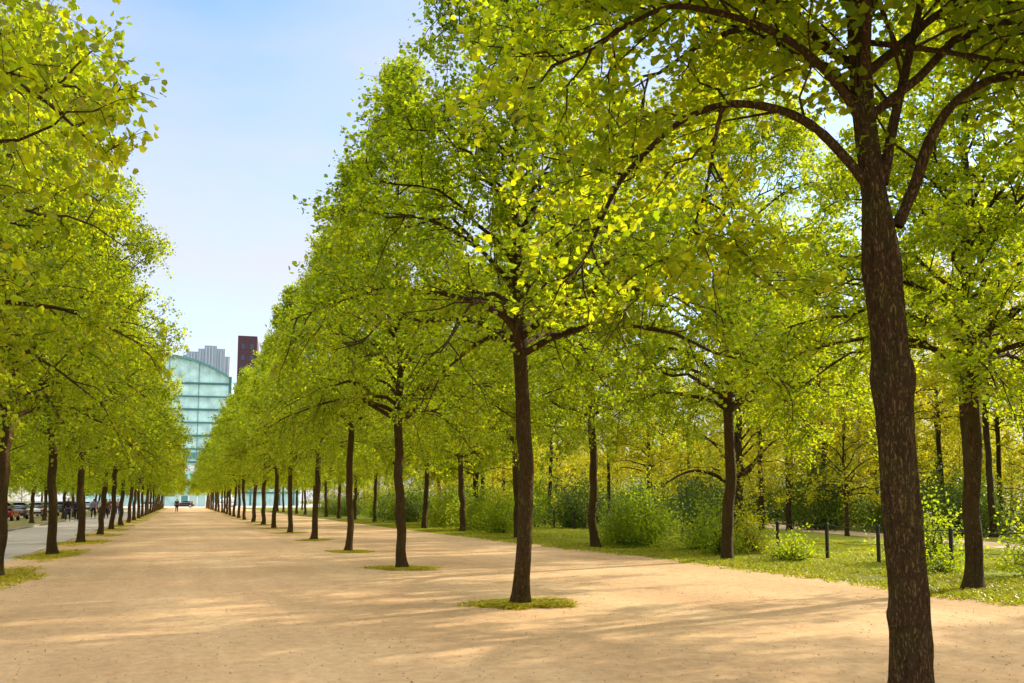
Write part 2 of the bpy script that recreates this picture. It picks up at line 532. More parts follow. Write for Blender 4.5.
def grow_tree(name, seed, H=12.0, zb=3.3, Rm=4.1, prof=prof_cone, n_limb=30, n_sec=9, n_ter=7, leaf_per=18, leaf=0.085,
              trunk_r=0.145, trunk_pts=None, heart=True, twigs=True, limbs=None, clear=3.9, burls=(), sides=14, mat=M_LEAF, bark=M_BARK,
              lean=(0, 0), top=0.72, fine=4, split_limbs=False, low_droop=0.0, skip=None):
    """returns dict of meshes: trunk, crown, limbs[]"""
    rng = np.random.default_rng(seed)
    if trunk_pts is None:
        zs = np.linspace(-0.05, H * 0.93, 26)
        wob = np.cumsum(rng.normal(0, 0.036, (26, 2)), axis=0)
        wob -= wob[0]
        tp = np.column_stack([wob[:, 0] + lean[0] * zs, wob[:, 1] + lean[1] * zs, zs])
    else:
        tp = np.asarray(trunk_pts, float)
    tp = catmull(tp, fine)
    zz = tp[:, 2]
    tr = trunk_r * np.interp(zz, [-0.1, 0, 0.12, 0.45, clear - 0.5, clear, clear + 0.5, H * 0.6, H * 0.95],
                             [1.5, 1.36, 1.18, 1.03, 0.90, 0.98, top, min(0.36, top * 0.6), 0.06])
    W = Wood()
    W.tube(tp, tr, sides, bump=bark_bump(seed, burls, 0.05, fine > 8))

    def at(z):
        return np.array([np.interp(z, zz, tp[:, 0]), np.interp(z, zz, tp[:, 1]), z])

    limb_objs = []
    all_limbs = []
    if limbs:
        for (pts, r0, r1) in limbs:
            P = catmull(pts, 5)
            rad = 0.8 * np.linspace(r0, r1, len(P)) * (1 + 0.06 * rng.normal(size=len(P)))
            WL = Wood() if split_limbs else W
            WL.tube(P, rad, 9)
            if split_limbs:
                limb_objs.append(WL)
            all_limbs.append((P, rad, 1.0))
    ga = rng.uniform(0, 6.28)
    zlo = clear - 0.25
    for i in range(n_limb):
        fz = (i + rng.uniform(0, 0.8)) / n_limb
        z0 = zlo + (H * 0.92 - zlo) * fz ** 1.4
        ga += 2.399 + rng.normal(0, 0.3)
        if skip is not None and skip(z0, ga % (2 * PI)):
            continue
        up = 0.25 + 1.5 * rng.uniform(0.3, 1.0) * (0.4 + fz) - 1.25 * max(0, 0.30 - fz) / 0.30 - low_droop
        zt = min(z0 + up, H * 0.995)
        rt_ = prof(zt, H, zb, Rm) * rng.uniform(0.82, 1.04)
        if rt_ < 0.25:
            rt_ = 0.25
        s = at(z0)
        d = np.array([math.cos(ga), math.sin(ga), 0])
        e = at(min(zt, zz[-1])) * np.array([1, 1, 0]) + d * rt_ + np.array([0, 0, zt])
        c = s + d * rt_ * 0.42 + np.array([0, 0, max(up, 0) * 0.8 + 0.42 * rt_ * (0.6 + 0.4 * fz)])
        P = bez(s, c, e, 9)
        P[1:-1] += rng.normal(0, 0.05, (7, 3))
        r0 = min(np.interp(z0, zz, tr) * 0.5, 0.018 + 0.010 * rt_)
        rad = np.linspace(r0, 0.008, 9)
        W.tube(P, rad, 6)
        all_limbs.append((P, rad, 1.0))
    # leader tip
    P = tp[zz > H * 0.72]
    all_limbs.append((P, np.interp(P[:, 2], zz, tr), 0.5))

    leaf_pos, leaf_out = [], []
    for (P, rad, kk) in all_limbs:
        L = np.linalg.norm(np.diff(P, axis=0), axis=1).sum()
        ns = max(3, int(round(n_sec * (0.45 + L / 5.0) * (1.0 if kk == 1 else 1.2))))
        for j in range(ns):
            t = 1 - (1 - (j + rng.uniform()) / ns) ** 1.25 * 0.85
            t = min(t, 0.99)
            x = t * (len(P) - 1)
            i0 = int(x)
            fr = x - i0
            i1 = min(i0 + 1, len(P) - 1)
            b = P[i0] * (1 - fr) + P[i1] * fr
            ax = P[i1] - P[max(i0 - 1, 0)]
            ax = ax / (np.linalg.norm(ax) + 1e-9)
            rv = rng.normal(size=3)
            rv[2] = rv[2] * 0.7 + 0.12
            rv -= ax * (rv @ ax)
            rv /= np.linalg.norm(rv) + 1e-9
            ang = rng.uniform(0.6, 1.15)
            dr = ax * math.cos(ang) + rv * math.sin(ang)
            sl = (0.55 + 0.28 * L * (1 - 0.55 * t)) * rng.uniform(0.7, 1.15)
            e = b + dr * sl + np.array([0, 0, 0.06 - 0.10 * sl])
            # keep inside the crown's outline
            axis = at(np.clip(e[2], 0, zz[-1]))
            rad_e = np.hypot(e[0] - axis[0], e[1] - axis[1])
            lim = max(prof(e[2], H, zb, Rm) * 1.0, 0.35)
            if rad_e > lim and limbs is None:
                e[:2] = axis[:2] + (e[:2] - axis[:2]) * lim / rad_e
            S = bez(b, b + dr * sl * 0.5 + np.array([0, 0, 0.08 * sl]), e, 6)
            S[1:-1] += rng.normal(0, 0.025, (4, 3))
            if twigs:
                W.tube(S, np.linspace(min(0.016, 0.007 + 0.005 * sl), 0.003, 6), 4)
            nt_ = max(2, int(round(n_ter * (0.35 + sl / 1.6))))
            for k in range(nt_):
                u = 0.15 + 0.85 * (k + rng.uniform()) / nt_
                u = min(u, 0.995)
                q = u * 5
                a0 = int(q)
                bb = S[a0] * (1 - (q - a0)) + S[min(a0 + 1, 5)] * (q - a0)
                sx = S[min(a0 + 1, 5)] - S[a0]
                sx = sx / (np.linalg.norm(sx) + 1e-9)
                r2 = rng.normal(size=3)
                r2[2] *= 0.6
                r2 -= sx * (r2 @ sx)
                r2 /= np.linalg.norm(r2) + 1e-9
                d2 = sx * 0.55 + r2 * 0.85
                tl = rng.uniform(0.22, 0.55) * (1.0 if u < 0.9 else 0.7)
                ee = bb + d2 * tl + np.array([0, 0, -0.12 * tl])
                if twigs:
                    W.tube(np.array([bb, (bb + ee) / 2 + np.array([0, 0, 0.02]), ee]), [0.004, 0.003, 0.0015], 3)
                nl = max(3, int(rng.poisson(leaf_per)))
                tt = rng.uniform(0.1, 1.1, nl)[:, None]
                pp = bb + (ee - bb) * tt + rng.normal(0, 0.055, (nl, 3))
                leaf_pos.append(pp)
                leaf_out.append(np.repeat(d2[None], nl, 0))
    pos = np.concatenate(leaf_pos)
    out = np.concatenate(leaf_out)
    keep = pos[:, 2] > zb - 0.75
    pos, out = pos[keep], out[keep]
    crown = leaves_mesh(name + '_crown', pos, leaf, rng, mat, heart, outward=out)
    return {'trunk': W.mesh(name + '_trunk', bark), 'crown': crown, 'limbs': [l.mesh(name + '_limb', bark) for l in limb_objs], 'n': len(pos)}


tilt = random.Random(77)


def plant_tree(kind, T, loc, rz, sc, label, cat, group):
    root = empty(kind, loc, rz)
    root.scale = (sc[0], sc[0], sc[1])
    if abs(loc[0] - Hx) > 0.005:
        root.rotation_euler = (tilt.uniform(-0.014, 0.014), tilt.uniform(-0.014, 0.014), rz)
    tag(root, label, cat, group)
    t = link('trunk', T['trunk'], root)
    for lm in T['limbs']:
        link('limb', lm, t)
    link('crown', T['crown'], root)
    return root


# ------------------------------------------------------------------ linden kinds
Hx, Hy = 4.93, 4.78                       # foot of the nearest tree
hero_trunk = [(0, 0, -0.05), (-0.03, -0.02, 0.31), (-0.07, -0.07, 0.89), (-0.15, -0.11, 1.60), (-0.21, -0.14, 2.28), (-0.25, -0.17, 2.72),
              (-0.33, -0.20, 3.31), (-0.40, -0.23, 3.80), (-0.50, -0.26, 4.44), (-0.57, -0.31, 5.15), (-0.60, -0.25, 6.2), (-0.55, -0.2, 7.6), (-0.5, -0.1, 9.2), (-0.45, 0, 11.2)]
rtv = np.array([math.cos(R(21.19)), -math.sin(R(21.19)), 0])
fwv = np.array([math.sin(R(21.19)), math.cos(R(21.19)), 0])


def hl(pts):
    """limb points in metres beside the nearest trunk: (sideways, height, away)"""
    return [tuple(rtv * s + fwv * a + np.array([0, 0, z])) for (s, z, a) in pts]


hero_limbs = [
    (hl([(-0.29, 3.78, -0.36), (-0.52, 4.05, -0.40), (-0.76, 4.25, -0.45), (-1.03, 4.37, -0.45), (-1.33, 4.42, -0.40), (-1.61, 4.36, -0.30), (-1.86, 4.16, -0.25),
         (-2.08, 3.92, -0.20), (-2.22, 3.63, -0.15), (-2.32, 3.39, -0.10), (-2.40, 3.27, -0.08)]), 0.046, 0.012),
    (hl([(-0.36, 4.25, -0.40), (-0.55, 4.48, -0.5), (-0.85, 4.72, -0.6), (-1.15, 4.86, -0.65), (-1.50, 4.94, -0.70), (-1.80, 4.94, -0.75), (-2.10, 4.80, -0.75), (-2.3, 4.68, -0.7), (-2.6, 4.55, -0.7)]), 0.042, 0.010),
    (hl([(-0.22, 3.85, -0.35), (-0.14, 4.25, -0.36), (-0.04, 4.66, -0.38), (0.07, 5.05, -0.35), (0.20, 5.5, -0.3), (0.45, 6.2, -0.2), (0.9, 7.2, 0.0), (1.3, 8.2, 0.1)]), 0.050, 0.014),
    (hl([(-0.12, 3.55, -0.33), (0.00, 3.83, -0.36), (0.10, 4.15, -0.42), (0.26, 4.40, -0.46), (0.52, 4.56, -0.50), (0.80, 4.58, -0.55), (1.2, 4.68, -0.55), (1.7, 4.85, -0.5), (2.3, 4.75, -0.45), (2.8, 4.6, -0.4)]), 0.056, 0.012),
    (hl([(-0.33, 4.9, -0.38), (0.05, 4.78, -0.5), (0.4, 4.66, -0.6), (0.8, 4.55, -0.7), (1.2, 4.45, -0.8), (1.7, 4.2, -0.85)]), 0.028, 0.008),
    (hl([(-1.36, 4.42, -0.40), (-1.43, 4.14, -0.42), (-1.50, 3.80, -0.45), (-1.60, 3.50, -0.47), (-1.66, 3.25, -0.48)]), 0.020, 0.006),
]


def hero_skip(z0, a):
    return z0 < 4.25


LIND = {}
LIND['hero'] = grow_tree('near_linden', 11, H=12.0, zb=3.7, Rm=3.75, n_limb=72, n_sec=12, n_ter=8, leaf_per=24, leaf=0.060, trunk_r=0.134,
                         trunk_pts=hero_trunk, limbs=hero_limbs, clear=3.25, sides=80, top=0.62, fine=16, split_limbs=True,
                         burls=[(2.48, -0.37, 0.13, 0.34), (2.46, 2.77, 0.16, 0.24), (2.52, -1.9, 0.12, 0.15), (0.80, 2.77, 0.09, 0.20), (0.95, -0.3, 0.12, 0.10), (1.5, -0.4, 0.08, 0.10), (0.55, -0.3, 0.10, 0.12)], skip=hero_skip)
LIND['mid'] = grow_tree('tall_linden', 23, Rm=4.1, n_limb=54, n_sec=10, n_ter=7, leaf_per=24, leaf=0.064, trunk_r=0.124, zb=3.75, clear=4.1, sides=20,
                        burls=[(2.6, 3.0, 0.25, 0.14), (1.9, 0.2, 0.3, 0.10)], lean=(-0.012, 0))
LIND['cone'] = grow_tree('cone_linden', 37, Rm=4.1, n_limb=54, n_sec=10, n_ter=7, leaf_per=24, leaf=0.065, trunk_r=0.136, clear=3.7, sides=16, lean=(-0.006, 0.004),
                         burls=[(2.9, 1.0, 0.3, 0.22), (1.3, 3.0, 0.2, 0.12)])
LIND['oval'] = grow_tree('oval_linden', 41, prof=prof_ovoid, zb=3.0, Rm=4.2, n_limb=52, n_sec=10, n_ter=7, leaf_per=24, leaf=0.064, trunk_r=0.140, clear=3.6, sides=16,
                         burls=[(1.6, 2.0, 0.3, 0.15), (2.7, 5.0, 0.25, 0.2)])
LIND['farcone'] = grow_tree('far_cone_linden', 53, Rm=4.2, n_limb=48, n_sec=8, n_ter=5, leaf_per=18, leaf=0.115, trunk_r=0.136, clear=3.7, sides=8, heart=False, twigs=False)
LIND['farcone2'] = grow_tree('far_wide_linden', 59, Rm=4.3, n_limb=48, n_sec=8, n_ter=5, leaf_per=18, leaf=0.115, trunk_r=0.138, clear=3.5, sides=8, heart=False, twigs=False)
LIND['faroval'] = grow_tree('far_oval_linden', 61, prof=prof_ovoid, zb=3.0, Rm=4.2, n_limb=48, n_sec=8, n_ter=5, leaf_per=18, leaf=0.115, trunk_r=0.142, clear=3.5, sides=8, heart=False, twigs=False)
LIND['faroval2'] = grow_tree('far_full_linden', 67, prof=prof_ovoid, zb=2.9, H=11.4, Rm=4.4, n_limb=44, n_sec=8, n_ter=5, leaf_per=18, leaf=0.115, trunk_r=0.145, clear=3.3, sides=8, heart=False, twigs=False)
LIND['farcone3'] = grow_tree('far_slim_linden', 69, H=12.5, Rm=3.8, n_limb=44, n_sec=8, n_ter=5, leaf_per=18, leaf=0.115, trunk_r=0.145, clear=3.9, sides=8, heart=False, twigs=False)
print('LEAVES', {k: v['n'] for k, v in LIND.items()})

ORD = ['first', 'second', 'third', 'fourth', 'fifth', 'sixth', 'seventh', 'eighth', 'ninth', 'tenth', 'eleventh', 'twelfth', 'thirteenth', 'fourteenth']
rnd = random.Random(5)
FEET = []                                  # trunk feet, for the grass round them


def row_tree(kind, x, y, rz, sc, label, group):
    FEET.append((x, y))
    return plant_tree('linden_tree', LIND[kind], (x, y, 0), rz, sc, label, 'tree', group)


# central row
G1 = 'lindens of the row standing in the open gravel'
row_tree('hero', Hx, Hy, 0, (1, 1), 'nearest big linden with dark bent trunk, swollen knot and arching bare limbs', G1)
ys = [12.34, 19.75, 26.84, 35.0, 43.1]
mid_lab = ['slim tall linden standing alone in a round grass patch on open gravel',
           'linden with a bulging trunk, next beyond the slim lone tree on the gravel',
           'third linden behind the biggest trunk in the open gravel row',
           'fourth linden behind the biggest trunk in the open gravel row',
           'fifth linden behind the biggest trunk in the open gravel row']
for i, y in enumerate(ys):
    k = ['mid', 'cone', 'mid', 'cone', 'farcone'][i]
    row_tree(k, 4.92 + [0, -0.02, 0, 0.1, 0.1][i], y, [0, 0.3, 2.4, 4.0, 1.0][i], [(0.95, 1), (0.81, 1.0), (0.82, 1.02), (0.86, 0.99), (0.86, 1)][i], mid_lab[i], G1)
for i in range(20):
    y = 50.6 + 7.45 * i
    s = rnd.uniform(0.95, 1.05)
    lab = (ORD[i + 5] + ' linden behind the biggest trunk in the open gravel row') if i + 5 < 12 else 'small far linden near the far end of the open gravel row'
    row_tree(['farcone', 'farcone2', 'farcone3', 'faroval'][(i * 3 + i // 4) % 4], 4.95 + rnd.uniform(-0.12, 0.12), y, rnd.uniform(0, 6.28), (s * 0.90, rnd.uniform(0.97, 1.04)), lab, G1)

# row along the grey road
G2 = 'lindens of the row beside the grey road'
for i in range(25):
    y = 5.2 + 7.72 * i
    s = rnd.uniform(0.96, 1.04)
    if i == 0:
        lab = 'linden by the grey road whose large-leaved boughs hang in at the top corner'
    elif i == 1:
        lab = 'linden by the grey road, only its crown seen before the first trunk'
    elif i == 2:
        lab = 'linden by the grey road with its trunk cut by the picture edge'
    elif i < 13:
        lab = ORD[i - 2] + ' visible trunk from the near end of the linden row by the grey road'
    else:
        lab = 'small far linden near the far end of the row by the grey road'
    k = ['oval', 'cone'][i % 2 == 1 and i != 1] if i < 6 else ['faroval', 'farcone2', 'faroval2'][(i + i // 3) % 3]
    row_tree(k, -3.46 - (0.12 if i == 2 else 0) + rnd.uniform(-0.04, 0.04), y, [0.6, 2.2, 4.4, 1.1, 5.3, 3.0][i] if i < 6 else rnd.uniform(0, 6.28), (s * (0.71, 0.73, 0.82, 0.88, 0.90)[i] if i < 5 else s * 0.88, rnd.uniform(0.97, 1.03)), lab, G2)

# row along the grass verge
G3 = 'lindens of the row on the grass verge'
vy = [-4.0, 3.8, 11.44, 19.4, 26.05, 33.6, 41.6, 46.9] + [54.4 + 7.45 * i for i in range(11)]
vx = [13.2, 13.3, 13.31, 13.72, 13.15, 13.3, 13.4, 12.9] + [13.2] * 11
vlab = {0: 'linden on the verge with only its shade falling on the gravel', 1: 'linden on the verge with only a few boughs in sight at the picture edge',
        2: 'linden on the grass verge near the last fence post, with sprouts on its trunk',
        3: 'stout linden on the grass verge with a cut knob below its crown, between small bushes',
        4: 'slim linden on the verge at the end of the big round bush, forked low',
        5: 'linden on the verge hidden behind the slim tall tree of the gravel row', 6: 'linden on the verge seen between the second and third gravel-row trunks',
        7: 'thin linden on the verge next beyond the one seen between two gravel-row trunks'}
for i, (x, y) in enumerate(zip(vx, vy)):
    k = ['farcone', 'farcone', 'cone', 'oval', 'mid', 'cone'][i] if i < 6 else ['faroval', 'farcone'][i % 2]
    s = rnd.uniform(1.03, 1.10)
    row_tree(k, x, y, [0, 1, 3.6, 2.0, 5.0, 1.3][i] if i < 6 else rnd.uniform(0, 6.28), (s, rnd.uniform(1.08, 1.18)), vlab.get(i, 'far linden of the verge row, showing between the trunks of the gravel row'), G3)

# row across the grey road
G4 = 'trees of the row across the grey road'
for i in range(15):
    y = 22.0 + 12.6 * (i * 0.62)
    s = rnd.uniform(0.9, 1.0)
    lab = {3: 'dark trunk across the grey road, seen right of the picture-edge linden', 4: 'slanting dark trunk across the grey road, seen before the second trunk of the near row'}.get(
        i, 'small tree of the row across the grey road, by the parked cars')
    o = row_tree(['faroval', 'farcone2'][i % 2], -9.9 + rnd.uniform(-0.3, 0.3), y, rnd.uniform(0, 6.28), (s, s * rnd.uniform(0.86, 0.95)), lab, G4)
N_ROW_FEET = len(FEET)

# ------------------------------------------------------------------ the park wood
FOR = {}
FOR['slender'] = grow_tree('slender_wood_tree', 71, H=16, zb=5.6, Rm=3.2, prof=prof_ovoid, n_limb=30, n_sec=7, n_ter=4, leaf_per=18, leaf=0.115, trunk_r=0.142, clear=6.4, sides=9,
                           heart=False, twigs=False, mat=M_LEAFY, bark=M_BARKF, lean=(0.01, 0.015))
FOR['broad'] = grow_tree('broad_wood_tree', 73, H=12, zb=2.4, Rm=4.4, prof=prof_ovoid, n_limb=34, n_sec=8, n_ter=4, leaf_per=18, leaf=0.115, trunk_r=0.20, clear=3.6, sides=9,
                         heart=False, twigs=False, mat=M_LEAFY, bark=M_BARKF)
FOR['low'] = grow_tree('low_wood_tree', 79, H=7.5, zb=1.2, Rm=2.8, prof=prof_ovoid, n_limb=26, n_sec=7, n_ter=4, leaf_per=14, leaf=0.105, trunk_r=0.09, clear=1.9, sides=7,
                       heart=False, twigs=False, mat=M_LEAFY, bark=M_BARKF)
old_limbs = [([(-0.1, 0, 2.2), (-0.7, -0.1, 2.6), (-1.5, -0.3, 2.95), (-2.4, -0.5, 3.0), (-3.3, -0.6, 2.6), (-3.9, -0.7, 2.2)], 0.15, 0.03),
             ([(0.1, 0, 2.5), (0.7, 0.1, 3.2), (1.3, 0.2, 4.0), (2.1, 0.4, 4.6), (3.0, 0.6, 4.8)], 0.16, 0.03),
             ([(0, 0.1, 2.7), (-0.4, 0.6, 3.7), (-1.0, 1.2, 4.6), (-1.7, 1.9, 5.2)], 0.13, 0.03)]
FOR['old'] = grow_tree('old_wood_tree', 83, H=10, zb=2.6, Rm=4.4, prof=prof_ovoid, n_limb=28, n_sec=7, n_ter=4, leaf_per=14, leaf=0.11, trunk_r=0.36, clear=2.8, sides=14,
                       heart=False, twigs=False, mat=M_LEAFY, bark=M_BARKF, limbs=old_limbs)
GF = 'trees of the park wood beyond the path'


def wood_tree(kind, x, y, rz, sc, label, group=GF, zsc=None):
    return plant_tree('woodland_tree', FOR[kind], (x, y, 0), rz, (sc, zsc or sc), label, 'tree', group)


wood_tree('old', 25.4, 35.0, R(-21), 1.0, 'old thick-trunked tree with a low bare bough reaching sideways over the bushes')
WT = [('slender', 29.5, 38.5, 'slim straight trunk next to the old low-boughed tree, nearer its bough-free side'),
      ('slender', 30.5, 37.5, 'second slim straight trunk beside the old low-boughed tree'),
      ('slender', 31.5, 27.0, 'straight tall wood trunk showing over the dark evergreen bushes behind the path'),
      ('slender', 33.5, 27.6, 'thicker straight wood trunk showing over the dark evergreen bushes behind the path'),
      ('slender', 36.5, 28.0, 'thin wood trunk close beside the thicker straight one behind the path'),
      ('low', 28.0, 30.5, 'small leaning understorey tree with a dark slanting stem behind the path'),
      ('broad', 17.8, 52.0, 'wide wood tree with forked stems behind the far bushes by the verge'),
      ('slender', 19.5, 56.0, 'tall wood tree leaning beside the forked one behind the far bushes')]
for i, (k, x, y, lab) in enumerate(WT):
    wood_tree(k, x, y, 0.9 * i, rnd.uniform(0.92, 1.05), lab)
# the rest of the wood
placed = [(25.4, 35.0)] + [(a[1], a[2]) for a in WT]
rw = random.Random(91)


def path_x(y):
    """centre line of the sandy path"""
    return np.interp(y, [-20, 5, 21, 38, 60, 100], [20.0, 23.0, 27.0, 32.0, 41.5, 62.0])


tries = 0
count = 0
while count < 215 and tries < 4000:
    tries += 1
    y = rw.uniform(2, 150)
    x = rw.uniform(19, 19 + min(85, 50 + y * 0.35))
    if y < 50 and x < 29 + 0.1 * y:
        continue
    if abs(x - path_x(y)) < 3.0:
        continue
    if y >= 50 and x < 17.5:
        continue
    if min((x - a) ** 2 + (y - b) ** 2 for a, b in placed) < 2.5 ** 2:
        continue
    placed.append((x, y))
    k = rw.choice(['slender', 'broad', 'low', 'low', 'low'])
    if x * 0.25 + 1 < y < x * 0.25 + 24 and x < 80:
        k = 'low'
    s = rw.uniform(0.85, 1.12)
    lab = {'slender': 'tall slender tree among the sunlit yellow-green wood', 'broad': 'broad-crowned tree among the sunlit yellow-green wood', 'low': 'low young tree filling the sunlit yellow-green wood'}[k]
    wood_tree(k, x, y, rw.uniform(0, 6.28), s, lab, {'slender': 'tall slender trees of the wood', 'broad': 'broad trees of the wood', 'low': 'low young trees of the wood'}[k])
    count += 1
for i in range(34):
    wood_tree('low' if i < 10 else ['broad', 'slender'][i % 3 == 0], 72 + rw.uniform(0, 45), -10 + 5.5 * i + rw.uniform(-2, 2), rw.uniform(0, 6.28), rw.uniform(1.0, 1.25), 'far tree closing off the back of the wood', 'trees at the back of the wood')
for (x, y) in [(21.5, 6.0), (20.5, -0.5), (26.5, 9.0), (27.0, 2.5), (33.5, 11.0), (25.0, -6.0)]:
    wood_tree('slender', x, y, rw.uniform(0, 6.28), 1.0, 'wood tree standing beyond the sprouting verge linden, seen only by its shade', 'wood trees beside the near gravel')
k = 0
while k < 16:
    x, y = rw.uniform(30, 52), rw.uniform(33, 62)
    if abs(x - path_x(y)) < 2.4 or min((x - a) ** 2 + (y - b) ** 2 for a, b in placed) < 1.6 ** 2:
        continue
    placed.append((x, y))
    k += 1
    wood_tree('slender', x, y, rw.uniform(0, 6.28), rw.uniform(0.85, 1.05), 'tall slender tree among the sunlit yellow-green wood', 'tall slender trees of the wood')
# trees far off on the other side of the road
for i in range(16):
    o = wood_tree(['broad', 'low'][i % 2], -24 - rw.uniform(0, 10), 30 + 11 * i, rw.uniform(0, 6.28), rw.uniform(0.9, 1.1), 'leafy tree standing behind the parked cars across the grey road', 'trees behind the parked cars')


# ------------------------------------------------------------------ bushes
def grow_bush(name, seed, rx, ry, h, n_cl, per, leaf, mat, stems=14, heart=False, spiky=0.0):
    rng = np.random.default_rng(seed)
    W = Wood()
    pos, out = [], []
    for i in range(n_cl):
        a = rng.uniform(0, 2 * PI)
        u = rng.uniform(0, 1) ** 0.45
        zf = rng.uniform(0.04, 1)
        lobes = 1 + 0.32 * math.sin(3 * a + seed) + 0.12 * math.sin(5 * a + 2 * seed)
        rr = math.sqrt(max(0.0, 1 - max(0, zf - 0.3) ** 2 / 0.49)) * u * lobes
        c = np.array([rx * rr * math.cos(a), ry * rr * math.sin(a), h * zf * (1 + 0.28 * rng.normal())])
        c[2] = max(c[2], 0.06)
        base = np.array([rx * 0.18 * rng.normal(), ry * 0.18 * rng.normal(), -0.03])
        if i < stems * 6 and i % 2 == 0:
            W.tube(bez(base, (base + c) / 2 + np.array([0, 0, 0.25 * h]), c, 6), np.linspace(0.014, 0.004, 6), 4)
        d = c - base
        d /= np.linalg.norm(d) + 1e-6
        n = max(3, int(rng.poisson(per)))
        t = rng.normal(0, 1, (n, 1))
        pos.append(c + d * t * (0.16 + spiky) + rng.normal(0, 0.11, (n, 3)))
        out.append(np.repeat(d[None], n, 0))
    pos = np.concatenate(pos)
    out = np.concatenate(out)
    k = pos[:, 2] > 0.02
    return {'foliage': leaves_mesh(name + '_foliage', pos[k], leaf, rng, mat, heart, tilt=0.9, outward=out[k], droop=-0.2), 'stem': W.mesh(name + '_stem', M_BARKF)}


BUSH = {
    'round': grow_bush('round_bush', 3, 1.15, 1.1, 1.5, 380, 16, 0.085, M_BUSH, spiky=0.10),
    'loose': grow_bush('loose_bush', 7, 0.85, 0.8, 1.15, 210, 11, 0.08, M_BUSH, spiky=0.08),
    'dark': grow_bush('dark_bush', 13, 1.8, 1.5, 1.55, 400, 15, 0.10, M_DARK, spiky=0.12),
    'low': grow_bush('low_plant', 17, 0.55, 0.5, 0.42, 90, 9, 0.075, M_BUSH),
    'yellow': grow_bush('yellow_bush', 19, 1.0, 1.0, 1.5, 260, 11, 0.09, M_LEAFY, spiky=0.06),
}


def plant_bush(kind, x, y, sc, label, group, rz=0.0, zs=None):
    o = empty('bush' if kind != 'low' else 'low_plant', (x, y, 0), rz)
    o.scale = (sc, sc, zs or sc)
    tag(o, label, 'bush' if kind != 'low' else 'plant', group)
    link('foliage', BUSH[kind]['foliage'], o)
    link('stem', BUSH[kind]['stem'], o)
    return o


GB = 'bushes along the verge'
plant_bush('round', 15.2, 26.2, 1.0, 'big round bright green bush beside the slim verge linden', GB, 0.4)
plant_bush('round', 14.9, 27.4, 0.8, 'smaller green bush tucked behind the slim verge linden', GB, 2.4)
plant_bush('loose', 15.4, 23.2, 0.9, 'loose low bush between the big round bush and the stout linden', GB, 1.0)
plant_bush('loose', 15.1, 21.6, 0.95, 'feathery bush just behind the stout knobbed linden', GB, 3.0)
plant_bush('yellow', 16.3, 21.9, 0.75, 'yellowish bush beside the stout knobbed linden, on the fence side', GB, 4.0)
plant_bush('loose', 17.2, 13.0, 0.95, 'leafy bush cut by the picture edge beside the sprouting linden', GB, 5.0)
plant_bush('loose', 17.9, 16.6, 1.05, 'soft green bush behind the fence, between the two nearest trunks', GB, 2.0)
plant_bush('low', 16.1, 19.6, 1.1, 'small reddish-stemmed plant at the fence between two posts', GB, 0.0)
plant_bush('low', 15.0, 18.4, 1.0, 'low leafy clump in the grass beyond the stout linden', GB, 1.7)
plant_bush('low', 15.6, 14.2, 0.9, 'low leafy clump at the foot of a black fence post', GB, 3.1)
plant_bush('round', 14.6, 39.0, 0.95, 'green bush behind the slim tall gravel-row tree', GB, 5.4)
plant_bush('round', 15.2, 43.5, 1.15, 'wide green bush next beyond a verge linden, near the far posts', GB, 0.9)
plant_bush('round', 15.0, 48.6, 1.1, 'green bush in front of the forked wood tree', GB, 2.9)
for i in range(9):
    plant_bush(['round', 'dark'][i % 2], 16.2 + rw.uniform(-0.8, 1.6), 54 + 6.5 * i, rw.uniform(0.9, 1.2), 'far green bush behind the verge lindens', 'far bushes behind the verge', rw.uniform(0, 6))
GD = 'dark evergreens behind the path'
for i, (x, y, s, lab) in enumerate([(33.5, 33.0, 1.15, 'dark evergreen bush behind the path, under the pair of straight trunks'), (34.0, 29.5, 1.25, 'dark evergreen bush behind the path, beside the near bent trunk'),
                                    (35.5, 25.6, 1.35, 'dark evergreen bush behind the path, between near bent trunk and sprouting linden'), (34.8, 20.8, 1.55, 'big dark evergreen mass behind the sprouting verge linden'),
                                    (34.6, 17.0, 1.5, 'big dark evergreen mass behind the path at the picture edge'), (32.8, 37.5, 1.3, 'narrow dark evergreen standing alone at the path edge'),
                                    (24.6, 37.0, 0.8, 'dark bush at the foot of the old low-boughed tree'), (23.0, 40.5, 1.1, 'dark bush behind the slim verge linden'), (21.2, 44.5, 1.3, 'dark bush deep behind the far fence posts')]):
    plant_bush('dark', x, y, s, lab, GD, i * 1.1, s * (1.5 if 'narrow' in lab else 1.0))
n = 0
while n < 95:
    y = rw.uniform(12, 110)
    x = rw.uniform(20, 70)
    if abs(x - path_x(y)) < 3.2 or (y < 44 and x < path_x(y) + 3):
        continue
    n += 1
    k = rw.choice(['dark', 'dark', 'yellow', 'round', 'round'])
    lab = {'dark': 'dark undergrowth bush deep in the wood', 'yellow': 'sunlit yellow-green undergrowth bush in the wood', 'round': 'mid-green undergrowth bush in the wood'}[k]
    plant_bush(k, x, y, rw.uniform(1.0, 1.7), lab, 'undergrowth: ' + k + ' bushes', rw.uniform(0, 6))


# ------------------------------------------------------------------ ground
def sheet(name, pts_l, pts_r, z, mat, nx=1):
    """strip between two polylines"""
    L_ = np.asarray(pts_l, float)
    R_ = np.asarray(pts_r, float)
    k = len(L_)
    V = np.zeros((k * 2, 3))
    V[0::2, :2] = L_
    V[1::2, :2] = R_
    V[:, 2] = z
    i = np.arange(k - 1)[:, None] * 2
    q = (i + np.array([[0, 1, 3, 2]]))
    o = link(name, mesh_np(name, V, [q], mat))
    return tag(o, kind='structure')


